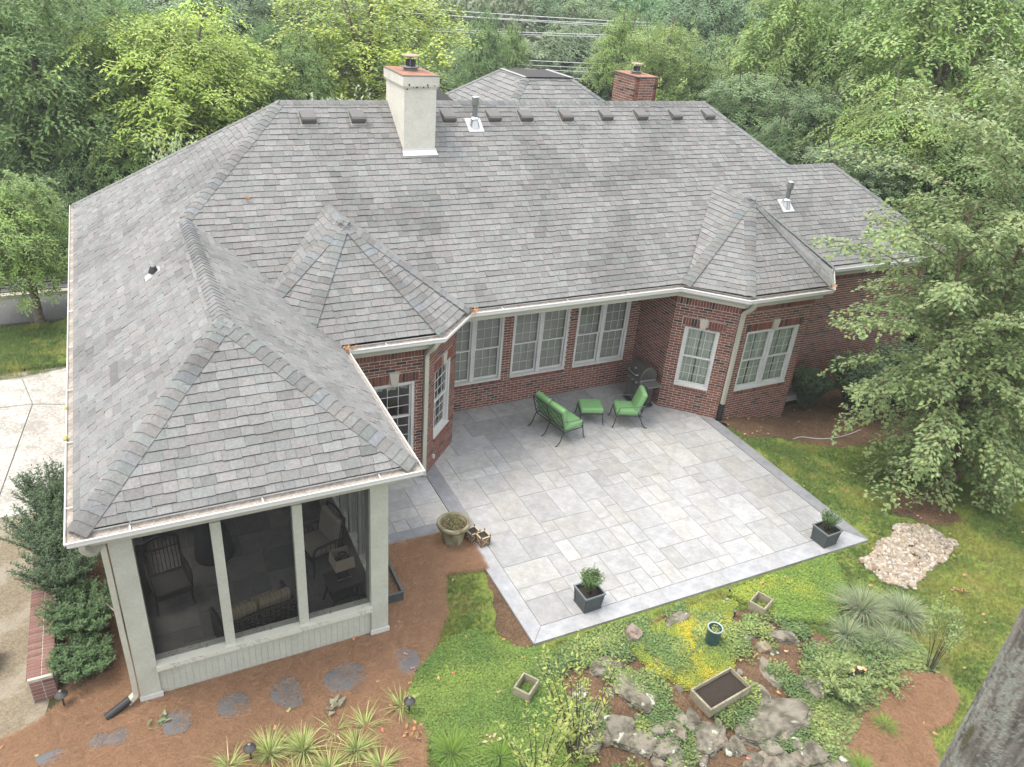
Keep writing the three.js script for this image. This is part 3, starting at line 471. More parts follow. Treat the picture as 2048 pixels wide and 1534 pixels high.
const frR = brickWall([13.70, 0.698], [16.03, 0.698], -0.6, wTop, [{ x0: 0.40, x1: 2.06, y0: 0.69, y1: 2.30, lintel: true }]);
const srR = brickWall([16.03, 0.698], [17.1, -0.36], -0.7, wTop, []);
const bkR = brickWall([17.1, -0.40], [21.5, -0.40], -0.9, wTop, []);
const frL = brickWall([4.05, 0.52], [6.12, 0.52], -0.1, wTop, [{ x0: 0.92, x1: 1.77, y0: 0.69, y1: 2.28, lintel: true }]);
const slL = brickWall([6.12, 0.52], [7.09, -0.46], -0.1, wTop, [{ x0: 0.29, x1: 1.09, y0: 0.69, y1: 2.30, lintel: true }]);
{ // the sides that turn away, floor and inner partition, so that the rooms are closed
  const g = new Geo(); g.box(0.4, -0.6, -8.6, 0.6, 3.02, 0.6).box(0.4, -0.6, -8.6, 19.9, 3.02, -8.4).box(19.7, -0.9, -8.4, 19.9, 2.9, -5.0).box(19.9, -0.9, -5.2, 21.5, 2.9, -5.0).box(21.3, -0.9, -5.0, 21.5, 2.9, -0.6).box(0.42, -0.2, 0.42, 4.05, 3.02, 0.62);
  obj('outer_wall', g, M.mortar, house);
  obj('inside_floor', new Geo().box(0.6, -0.2, -8.4, 21.3, -0.02, -1.85).box(4.1, -0.2, -1.8, 6.9, -0.018, 0.3).box(12.9, -0.2, -1.8, 16.8, -0.018, 0.4), M.room, house);
}
// flush the bricks: the 300 nearest singly, the rest joined wall by wall
brickList.sort((a, b) => a.d - b.d);
const unitBrick = (() => { const b = 0.06, q = [[-0.5, -0.5], [0.5, -0.5], [0.5, 0.5], [-0.5, 0.5]], g = new Geo(); const t = q.map(s => [s[0] * (1 - b * 0.4), s[1] * (1 - b), 0.5]), f = q.map(s => [s[0], s[1], 0.38]), k = q.map(s => [s[0], s[1], -0.5]); g.poly(t); for (let i = 0; i < 4; i++) { const j = (i + 1) % 4; g.quad(f[i], f[j], t[j], t[i]).quad(k[i], k[j], f[j], f[i]); } return g; })();
const unitBrickG = unitBrick.get();
const joined = new Map();
const brickCut = 300;
brickList.filter(q => !q.flat).forEach((q, i) => {
  const sx = q.x1 - q.x0, sy = q.yb - q.ya, sz = q.z1 - q.z0, cx = (q.x0 + q.x1) / 2, cy = (q.ya + q.yb) / 2, cz = (q.z0 + q.z1) / 2;
  if (i < brickCut) { const o = obj('brick', unitBrickG, M.bricks[q.k], q.wall); o.position.set(cx, cy, cz); o.scale.set(sx, sy, sz); }
  else { if (!joined.has(q.wall)) joined.set(q.wall, new Geo()); const g = joined.get(q.wall), P = unitBrick.p, c = BR[q.k]; for (let k = 0; k < P.length; k += 9) { g.col = c; const v = [0, 3, 6].map(e => [cx + P[k + e] * sx, cy + P[k + e + 1] * sy, cz + P[k + e + 2] * sz]); g.tri(...v); } }
});
for (const [w, g] of joined) stuff(obj('bricks', g, M.brickV, w));

// ------------------------------------------------------------ windows
function makeWindow(wall, x0, x1, y0, y1, units, cover) {
  const w = new THREE.Group(); w.name = 'window'; house.add(w); w.applyMatrix4(wall.m); w.translateX(x0); w.translateY(y0);
  const ww = x1 - x0, hh = y1 - y0, F = 0.055, MU = 0.10;
  const fr = new Geo(); fr.box(0, 0, -0.12, F, hh, -0.01).box(ww - F, 0, -0.12, ww, hh, -0.01).box(F, hh - F, -0.12, ww - F, hh, -0.011).box(F, 0, -0.12, ww - F, 0.05, -0.004);
  if (units === 2) fr.box(ww / 2 - MU / 2, 0.05, -0.12, ww / 2 + MU / 2, hh - F, -0.012);
  fr.box(-0.0, -0.001, -0.01, ww, 0.035, 0.022);
  obj('frame', fr, M.white, w);
  const uw = (ww - 2 * F - (units - 1) * MU) / units, ih = hh - F - 0.05;
  for (let u = 0; u < units; u++) for (const s of [0, 1]) { // lower and upper sash
    const ux = F + u * (uw + MU), ya = 0.05 + (s ? ih / 2 - 0.018 : 0), yb = 0.05 + (s ? ih : ih / 2 + 0.018), z = s ? -0.045 : -0.075, S = 0.036, g = new Geo();
    g.box(ux, ya, z - 0.028, ux + S, yb, z).box(ux + uw - S, ya, z - 0.028, ux + uw, yb, z).box(ux + S, ya, z - 0.028, ux + uw - S, ya + S + (s ? 0 : 0.02), z - 0.001).box(ux + S, yb - S, z - 0.028, ux + uw - S, yb, z - 0.001);
    const gx0 = ux + S, gx1 = ux + uw - S, gy0 = ya + S + (s ? 0 : 0.02), gy1 = yb - S, cw = (gx1 - gx0) / 3, ch = (gy1 - gy0) / 3;
    obj('sash', g, M.white, w);
    const mu = new Geo(); for (let k = 1; k < 3; k++) { mu.box(gx0 + k * cw - 0.0045, gy0, z - 0.022, gx0 + k * cw + 0.0045, gy1, z - 0.008).box(gx0, gy0 + k * ch - 0.0045, z - 0.0221, gx1, gy0 + k * ch + 0.0045, z - 0.0081); }
    stuff(obj('glazing_bars', mu, M.white, w));
    const key = cw.toFixed(4) + ch.toFixed(4), pg = makeWindow.g[key] ||= new THREE.PlaneGeometry(cw - 0.0091, ch - 0.0091);
    for (let i = 0; i < 3; i++) for (let j = 0; j < 3; j++) { const o = obj('pane', pg, M.glass, w); o.position.set(gx0 + (i + 0.5) * cw, gy0 + (j + 0.5) * ch, z - 0.015); }
    if (s === 0) { const t = new Geo(); t.box(ux + uw * 0.5 - 0.03, yb - 0.005, z, ux + uw * 0.5 + 0.03, yb + 0.012, z + 0.02); obj('latch', t, M.flash, w); }
  }
  if (cover === 'blind') for (let u = 0; u < units; u++) { const g = new Geo(), ux = F + u * (uw + MU); for (let y = 0.09; y < hh - 0.1; y += 0.042) g.quad([ux + 0.01, y - 0.016, -0.125], [ux + uw - 0.01, y - 0.016, -0.125], [ux + uw - 0.01, y + 0.016, -0.152], [ux + 0.01, y + 0.016, -0.152]); g.box(ux + 0.01, hh - 0.12, -0.16, ux + uw - 0.01, hh - F, -0.122); stuff(obj('blind', g, M.blind, w)); }
  if (cover === 'curtain') for (let u = 0; u < units; u++) for (const s of [0, 1]) { const ux = F + u * (uw + MU) - (u ? 0.05 : 0.02), a = ux + s * (uw / 2 + (units === 2 ? 0.05 : 0.02)) + (s && units === 2 ? 0.02 : 0), b = a + uw / 2 - (s ? 0 : 0.012), P = [], I = [], n = 40; for (let i = 0; i <= n; i++) { const t = i / n, x = lerp(a, b, t), z = -0.16 - 0.022 * Math.sin(t * 30 + u + s * 2) - 0.008 * Math.sin(t * 71); P.push(x, -0.02, z, x + 0.004 * Math.sin(t * 20), hh, z * 0.8 - 0.02); if (i < n) { const k = i * 2; I.push(k, k + 2, k + 1, k + 2, k + 3, k + 1); } } const g = new THREE.BufferGeometry(); g.setAttribute('position', new THREE.Float32BufferAttribute(P, 3)); g.setIndex(I); g.computeVertexNormals(); g.setAttribute('uv', new THREE.Float32BufferAttribute(new Float32Array(P.length / 3 * 2), 2)); obj('curtain', g, M.curtain, w); }
  if (cover === 'valance') { const P = [], I = [], n = 60; for (let i = 0; i <= n; i++) { const t = i / n, x = lerp(0, ww, t), z = -0.2 - 0.02 * Math.sin(t * 40); P.push(x, hh - 0.2 - 0.05 * Math.abs(Math.sin(t * 9)), z, x, hh, z); if (i < n) { const k = i * 2; I.push(k, k + 2, k + 1, k + 2, k + 3, k + 1); } } const g = new THREE.BufferGeometry(); g.setAttribute('position', new THREE.Float32BufferAttribute(P, 3)); g.setIndex(I); g.computeVertexNormals(); g.setAttribute('uv', new THREE.Float32BufferAttribute(new Float32Array(P.length / 3 * 2), 2)); obj('valance', g, M.curtain, w); }
  return w;
}
makeWindow.g = {};
for (const q of [[7.28, 8.81], [9.06, 10.58], [10.82, 12.34]]) makeWindow(mainWall, q[0] - 7.08, q[1] - 7.08, 0.69, 2.42, 2, 'blind');
makeWindow(slR, 0.30, 1.12, 0.69, 2.30, 1, 'curtain'); makeWindow(frR, 0.40, 2.06, 0.69, 2.30, 2, 'curtain');
makeWindow(frL, 0.92, 1.77, 0.69, 2.28, 1, 'valance'); makeWindow(slL, 0.29, 1.09, 0.69, 2.30, 1, 'valance');

// ------------------------------------------------------------ downspouts
function downspout(path, w, h, name = 'downspout', m = M.cream) { // ribbed rectangular pipe along a bent path
  const pts = curve(path, 30), g = new Geo(); let prev = null; const up = V(0, 0, 1);
  pts.forEach((q, i) => { const a = pts[Math.max(0, i - 1)], b = pts[Math.min(pts.length - 1, i + 1)], t = V(b[0] - a[0], b[1] - a[1], b[2] - a[2]).normalize(), s = V().crossVectors(up, t); if (s.lengthSq() < 1e-4) s.set(1, 0, 0); s.normalize(); const f = V().crossVectors(t, s).normalize(); const ring = [[-w, -h], [-w * 0.3, -h * 0.86], [0, -h], [w * 0.3, -h * 0.86], [w, -h], [w, h], [-w, h]].map(k => [q[0] + s.x * k[0] + f.x * k[1], q[1] + s.y * k[0] + f.y * k[1], q[2] + s.z * k[0] + f.z * k[1]]); if (prev) for (let k = 0; k < 7; k++) g.quad(prev[k], prev[(k + 1) % 7], ring[(k + 1) % 7], ring[k]); prev = ring; });
  return obj(name, g, m, house);
}
downspout([[0.16, 3.22, L - 0.12], [0.16, 3.1, L - 0.14], [0.24, 2.95, L - 0.24], [0.335, 2.9, 4.36], [0.345, 2.7, 4.36], [0.345, 1.5, 4.36], [0.345, 0.3, 4.36], [0.33, 0.16, 4.37], [0.22, 0.10, 4.42]], 0.035, 0.045);
obj('drain_pipe', (() => { const pts = [], rad = []; for (let i = 0; i <= 26; i++) { const t = i / 26; pts.push([lerp(0.26, -0.06, t), 0.13 - 0.12 * t, lerp(4.40, 4.50, t)]); rad.push(0.056 + (i % 2 ? 0.006 : 0)); } return tube(pts, rad, 12); })(), M.black, house);
downspout([[6.14, 3.22, 0.83], [6.10, 3.1, 0.80], [6.05, 2.98, 0.7], [6.04, 2.86, 0.585], [6.04, 2.6, 0.575], [6.04, 1.4, 0.575], [6.04, 0.15, 0.575], [6.04, 0.03, 0.6]], 0.04, 0.038);
downspout([[13.80, 3.22, 1.0], [13.80, 3.08, 0.98], [13.80, 2.95, 0.86], [13.785, 2.84, 0.765], [13.78, 2.6, 0.755], [13.78, 1.4, 0.755], [13.78, 0.32, 0.755]], 0.042, 0.04);
obj('drain_boot', (() => { const pts = [], rad = []; for (let i = 0; i <= 30; i++) { pts.push([13.78, 0.42 - i * 0.018, 0.755]); rad.push(0.062 + (i % 2 ? 0.006 : 0)); } return tube(pts, rad, 14); })(), M.black, house);

// ------------------------------------------------------------ screened porch
const porch = new THREE.Group(); porch.name = 'screened_porch'; house.add(porch);
const px0 = 0.40, px1 = 4.035, pz = 4.39, pT = 3.02;
for (const [x0, x1, z0, z1] of [[px0, 0.67, 4.10, pz], [3.765, px1, 4.10, pz], [px0, 0.62, 0.62, 0.84], [3.82, px1, 0.62, 0.84]]) {
  const g = new Geo(); g.box(x0, -0.2, z0, x1, pT, z1); obj('post', g, M.paint, porch);
  const t = new Geo(); t.box(x0 - 0.018, -0.2, z1 - 0.02, x1 + 0.018, 0.10, z1 + 0.018); obj('post_base', t, M.white, porch);
}
obj('header_beam', new Geo().box(0.67, 2.86, 4.22, 3.765, pT, 4.34).box(0.42, 2.86, 0.84, 0.60, pT, 4.10).box(3.84, 2.86, 0.84, 4.015, pT, 4.10), M.paint, porch);
obj('ceiling', new Geo().box(0.42, 2.99, 0.62, 4.02, 3.01, 4.10), M.paint, porch);
for (const [a, b] of [[1.60, 1.735], [2.665, 2.80]]) obj('mullion', new Geo().box(a, 0.62, 4.24, b, 2.86, 4.37), M.paint, porch);
obj('sill', new Geo().box(0.66, 0.545, 4.18, 3.775, 0.62, 4.425).box(0.66, 0.50, 4.36, 3.775, 0.545, 4.40), M.trimOld, porch);
for (const [n, x0, x1] of [[0, 0.42, 0.50], [1, 3.93, 4.015]]) { obj('side_sill', new Geo().box(x0 - 0.02, 0.545, 0.84, x1 + 0.02, 0.60, 4.10), M.trimOld, porch); obj('side_panel', new Geo().box(x0, -0.1, 0.84, x1, 0.545, 4.10), M.paint, porch); for (const z of [1.85, 2.45, 3.05]) obj('mullion', new Geo().box(x0, 0.60, z, x1, 2.86, z + 0.09), M.paint, porch); }
{ let x = 0.672, i = 0; const r = rng(8); while (x < 3.76) { const w = 0.088; const g = new Geo(), x1 = Math.min(x + w - 0.0026, 3.763); g.box(x, -0.12, 4.25, x1, 0.50, 4.345 + (r() - 0.5) * 0.002); obj('board', g, M.paint, porch); x += w; i++; } obj('panel_back', new Geo().box(0.672, -0.12, 4.22, 3.763, 0.50, 4.32), M.paint, porch); obj('skirt', new Geo().box(0.672, -0.14, 4.345, 3.763, -0.005, 4.375), M.trimOld, porch); }
for (const [a, b] of [[0.67, 1.60], [1.735, 2.665], [2.80, 3.765]]) obj('screen', new THREE.PlaneGeometry(b - a, 2.24).translate((a + b) / 2, 1.74, 4.29), M.screen, porch);
for (const x of [0.46, 3.972]) for (const [a, b] of [[0.84, 1.85], [1.94, 2.45], [2.54, 3.05], [3.14, 4.10]]) obj('screen', new THREE.PlaneGeometry(b - a, 2.26).rotateY(Math.PI / 2).translate(x, 1.73, (a + b) / 2), M.screen, porch);

// ------------------------------------------------------------ chimneys and roof fittings
function flue(parent, x, y, z, s = 1) {
  const f = new THREE.Group(); f.name = 'flue'; f.position.set(x, y, z); f.scale.setScalar(s); parent.add(f);
  obj('collar', lathe([[0.16, 0], [0.165, 0.03], [0.15, 0.05], [0.20, 0.06], [0.205, 0.085], [0.12, 0.10], [0.115, 0.10]]), M.lead, f);
  obj('pipe', lathe([[0.115, 0.03], [0.115, 0.22], [0.125, 0.225], [0.10, 0.23], [0.10, 0.05]]), M.black, f);
  const st = new Geo(); for (let k = 0; k < 4; k++) { const a = k * Math.PI / 2 + 0.4, c = Math.cos(a) * 0.175, e = Math.sin(a) * 0.175; st.box(c - 0.007, 0.07, e - 0.007, c + 0.007, 0.31, e + 0.007); } obj('strut', st, M.lead, f);
  obj('cap', lathe([[0, 0.345], [0.12, 0.342], [0.19, 0.33], [0.205, 0.312], [0.2, 0.30], [0, 0.30]]), std([0.36, 0.27, 0.22], { roughness: 0.7 }), f);
}
{ // stuccoed chimney straddling the ridge
  const c = new THREE.Group(); c.name = 'stucco_chimney'; house.add(c);
  const x0 = 6.88, x1 = 7.60, z0 = -4.58, z1 = -3.34;
  obj('stack', new Geo().box(x0, 5.2, z0, x1, 7.12, z1), M.stucco, c);
  obj('band', new Geo().box(x0 - 0.022, 7.095, z0 - 0.022, x1 + 0.022, 7.12 + 0.012, z1 + 0.022), M.stucco, c);
  obj('head', new Geo().box(x0 - 0.045, 7.134, z0 - 0.045, x1 + 0.045, 7.335, z1 + 0.045), M.stucco, c);
  obj('crown', new Geo().box(x0 - 0.055, 7.337, z0 - 0.055, x1 + 0.055, 7.352, z1 + 0.055), M.lead, c);
  obj('crown_top', new Geo().poly([[x0 - 0.04, 7.354, z1 + 0.04], [x1 + 0.04, 7.354, z1 + 0.04], [x1 + 0.04, 7.354, z0 - 0.04], [x0 - 0.04, 7.354, z0 - 0.04]]), M.rust, c);
  flue(c, 7.26, 7.355, -4.05, 0.95);
  const g = new Geo(); const y = z => E - p * z + 0.03; g.poly([[x0 - 0.03, y(z1), z1 + 0.003], [x1 + 0.03, y(z1), z1 + 0.003], [x1 + 0.04, y(z1 + 0.11), z1 + 0.11], [x0 - 0.04, y(z1 + 0.11), z1 + 0.11]]).quad([x0 - 0.03, y(z1), z1 + 0.003], [x1 + 0.03, y(z1), z1 + 0.003], [x1 + 0.03, y(z1) + 0.05, z1 + 0.004], [x0 - 0.03, y(z1) + 0.05, z1 + 0.004]); obj('flashing', g, std([0.8, 0.8, 0.79], { roughness: 0.5 }), c);
  const r = rng(17), b = []; for (const [dx, yy, s] of [[0.09, 7.165, 0.022], [0.26, 7.118, 0.02], [0.41, 7.12, 0.017], [0.5, 7.165, 0.02], [0.51, 7.125, 0.016], [0.66, 7.155, 0.014], [0.18, 7.115, 0.01], [0.05, 7.08, 0.018]]) { b.push(new THREE.IcosahedronGeometry(s, 1).scale(1, 0.9, 0.5).translate(x0 + dx, yy, z1 + 0.047)); } b.forEach(q => obj('mud_nest', flat(q), M.dirt, c));
}
{ // brick chimney beyond the ridge
  const x0 = 13.98, x1 = 14.66, z1 = -5.15, z0 = -6.25, o = { soldier: 0, parent: house, thick: 0.1 };
  brickList.length = 0; joined.clear();
  brickWall([x0, z1], [x1, z1], 5.4, 7.13, [], o); brickWall([x0, z0], [x0, z1], 5.4, 7.13, [], o); brickWall([x1, z1], [x1, z0], 5.4, 7.13, [], o);
  for (const q of brickList) { if (!joined.has(q.wall)) joined.set(q.wall, new Geo()); const g = joined.get(q.wall), P = unitBrick.p; g.col = q.k > 5 ? BR[q.k] : [BR[q.k][0] * 1.25, BR[q.k][1] * 1.5, BR[q.k][2] * 1.5]; const sx = q.x1 - q.x0, sy = q.yb - q.ya, sz = q.z1 - q.z0; for (let k = 0; k < P.length; k += 9) g.tri(...[0, 3, 6].map(e => [(q.x0 + q.x1) / 2 + P[k + e] * sx, (q.ya + q.yb) / 2 + P[k + e + 1] * sy, (q.z0 + q.z1) / 2 + P[k + e + 2] * sz])); }
  for (const [w, g] of joined) stuff(obj('bricks', g, M.brickV, w));
  const c = new THREE.Group(); c.name = 'chimney_crown'; house.add(c);
  obj('crown', new Geo().box(x0 - 0.03, 7.132, z0 - 0.03, x1 + 0.03, 7.152, z1 + 0.03), M.lead, c); obj('crown_top', new Geo().poly([[x0 - 0.02, 7.154, z1 + 0.02], [x1 + 0.02, 7.154, z1 + 0.02], [x1 + 0.02, 7.154, z0 - 0.02], [x0 - 0.02, 7.154, z0 - 0.02]]), M.rust, c);
  flue(c, 14.3, 7.156, -5.7, 0.8);
}
{ // ten low box vents below the ridge
  const tilt = Math.atan(p), prof = [[-0.15, 0], [-0.15, 0.035], [0.11, 0.12], [0.15, 0.105], [0.165, 0.07], [0.165, 0.0]];
  const sh = new THREE.Shape(prof.map(q => new THREE.Vector2(...q))), body = new THREE.ExtrudeGeometry(sh, { depth: 0.29, bevelEnabled: true, bevelSize: 0.012, bevelThickness: 0.012, bevelSegments: 2 }).translate(0, 0, -0.145).rotateY(-Math.PI / 2);
  for (const x of [5.0, 6.07, 8.19, 9.33, 10.17, 11.29, 12.44, 13.5, 14.6, 15.68]) { const v = new THREE.Group(); v.name = 'roof_vent'; v.position.set(x, E + p * 4.12 + 0.02, -4.12); v.rotation.x = tilt; house.add(v); obj('hood', body, M.ventG, v); obj('flange', new Geo().box(-0.175, -0.02, -0.17, 0.175, 0.0, 0.225), std([0.34, 0.32, 0.29], { roughness: 0.7 }), v); }
}
for (const [x, z, s] of [[8.78, -3.92, 1], [16.78, -1.66, 1]]) { // round flue pipes
  const v = new THREE.Group(); v.name = 'flue_pipe'; v.position.set(x, E - p * z, z); house.add(v);
  obj('pipe', lathe([[0.058, -0.1], [0.058, 0.52]], 24), std([0.26, 0.29, 0.31], { roughness: 0.4, metalness: 0.5 }), v); obj('storm_collar', lathe([[0.06, 0.2], [0.11, 0.16], [0.115, 0.15], [0.06, 0.17]], 24), M.galv, v); obj('cone', lathe([[0.075, 0.15], [0.115, 0.03], [0.15, -0.08]], 24), M.galv, v);
  obj('cap', lathe([[0.06, 0.46], [0.085, 0.465], [0.086, 0.62], [0.092, 0.625], [0.09, 0.64], [0, 0.655]], 24), M.galv, v);
  const f = obj('flange', new Geo().box(-0.19, -0.002, -0.2, 0.19, 0.022, 0.2), M.flash, v); f.rotation.x = Math.atan(p); f.position.y = 0.004;
}
{ const v = new THREE.Group(); v.name = 'plumbing_vent'; v.position.set(1.51, E + p * 1.51, -0.8); house.add(v); obj('boot', lathe([[0.04, 0.14], [0.055, 0.12], [0.09, 0.03]], 20), M.black, v); obj('pipe', lathe([[0.03, 0], [0.03, 0.26], [0.022, 0.26], [0.022, 0.1]], 20), M.white, v); const f = obj('flange', new Geo().box(-0.17, 0.0, -0.11, 0.14, 0.024, 0.11), M.flash, v); f.rotation.z = Math.atan(p); }
{ const g = new Geo(); g.box(0.02, 0, 0, 0.06, 0.09, 0.05); const o = obj('outlet_box', g, M.white, slL.wall); o.position.set(0.25, 0.22, 0.0); }

// ------------------------------------------------------------ low brick edging by the drive
function looseBricks(parent, list) { for (const [x, y, z, sx, sy, sz, k] of list) { const o = obj('brick', brickBox, paleBricks[k], parent); o.position.set(x, y, z); o.scale.set(sx, sy, sz); } }
const paleBricks = [[0.42, 0.20, 0.16], [0.36, 0.16, 0.125], [0.46, 0.25, 0.20], [0.33, 0.17, 0.14], [0.28, 0.13, 0.10], [0.40, 0.22, 0.19]].map(c => std(c, { map: tBrick, bumpMap: bBrick, bumpScale: 0.003, roughness: 0.9 }));
const brickBox = new RoundedBoxGeometry(1, 1, 1, 1, 0.06);
{
  const w = thing('brick_edging_wall', 'low pale red brick wall between the drive and the evergreen shrubs', 'wall', -0.86, -0.32, 2.0), r = rng(4), l = [];
  obj('core', new Geo().box(-0.165, 0, -2.0, 0.155, 0.468, 1.57), M.mortar, w);
  for (let z = -1.99; z < 1.5; z += 0.0677) for (const s of [0, 1]) l.push([s ? 0.092 : -0.088, 0.445, z + 0.03, s ? 0.155 : 0.185, 0.062 + r() * 0.004, 0.056, [2, 5, 3, 2, 5, 0][r() * 6 | 0]]);
  for (let y = 0.05; y < 0.42; y += 0.0677) for (const s of [0, 1]) l.push([s ? 0.085 : -0.075, y, 1.56, 0.15, 0.057, 0.03, [2, 4, 5, 0][r() * 4 | 0]]);
  looseBricks(w, l);
  const q = thing('brick_pier', 'end of a brown brick pier at the drive edge', 'wall', -1.66, -0.32, 2.55); const l2 = []; for (let y = 0; y < 6; y++) for (const z of [-0.1, 0.11]) l2.push([0.0, 0.04 + y * 0.0677, z, 0.22, 0.058, 0.2, [4, 0, 3][(y + (z > 0 ? 1 : 0)) % 3]]); obj('core', new Geo().box(-0.1, 0, -0.19, 0.1, 0.42, 0.2), M.mortar, q); looseBricks(q, l2);
}

// ------------------------------------------------------------ rocks
function rockGeo(seed, w, h, d, o = {}) {
  const g = flat(new THREE.IcosahedronGeometry(1, 13)), P = g.attributes.position, C = [], n0 = [], r = rng(seed), planes = [];
  for (let k = 0; k < 12; k++) { const a = r() * 6.28, e = (r() - 0.4) * 1.1; planes.push([Math.cos(a) * Math.cos(e), Math.sin(e), Math.sin(a) * Math.cos(e), 0.62 + 0.3 * r()]); }
  planes.push([0.08 * (r() - 0.5), 1, 0.08 * (r() - 0.5), 0.5]);
  for (let i = 0; i < P.count; i++) {
    let x = P.getX(i), y = P.getY(i), z = P.getZ(i), s = 1; { const e = 0.62, nx = Math.sign(x) * Math.abs(x) ** e, ny = Math.sign(y) * Math.abs(y) ** e, nz2 = Math.sign(z) * Math.abs(z) ** e, l = Math.hypot(nx, ny, nz2) / Math.hypot(x, y, z) * 0.80; const k = 1 / Math.max(Math.abs(x), Math.abs(y), Math.abs(z)); s = lerp(1, Math.min(k, 1.25), 0.75); x *= s; y *= s; z *= s; s = 1; }
    for (const q of planes) { const dt = x * q[0] + y * q[1] + z * q[2]; if (dt > q[3]) s = Math.min(s, q[3] / dt); }
    s *= 1 + 0.13 * fbm(x * 2.6 + seed, y * 4.5, z * 2.6, 5) - 0.09 * Math.max(0, 0.12 - Math.abs(fbm(x * 1.7 + seed, y * 2.2 + 4, z * 1.7, 2))) / 0.12; x *= s; y *= s; z *= s;
    const px = x * w, py = y * h, pz = z * d; P.setXYZ(i, px, py, pz);
    const q = 4.5, f = fbm(px * q + seed, py * q, pz * q, 4), f2 = fbm(px * 14 + seed, py * 14, pz * 14 + 4, 3), li = fbm(px * 6 + seed * 1.7, py * 6, pz * 6 + 11, 3);
    let c = mix3(o.a || [0.095, 0.085, 0.062], o.b || [0.27, 0.245, 0.195], sat(f + f2 * 0.8, -0.28, 0.3));
    const lt = (o.lichen ?? 0.24) * 0.7 + 0.13; if (li > lt) c = mix3(c, [0.55, 0.57, 0.48], sat(li, lt, lt + 0.03)); if (fbm(px * 4, py * 4 + 8, pz * 4 + seed, 3) > (o.moss ?? 0.27)) c = mix3(c, [0.10, 0.115, 0.03], 0.7);
    C.push(...c);
  }
  g.setAttribute('color', new THREE.Float32BufferAttribute(C, 3)); const u = g.attributes.uv; for (let i = 0; i < P.count; i++) u.setXY(i, P.getX(i) + P.getY(i) * 0.5, P.getZ(i) + P.getY(i) * 0.5);
  g.computeVertexNormals(); return g;
}
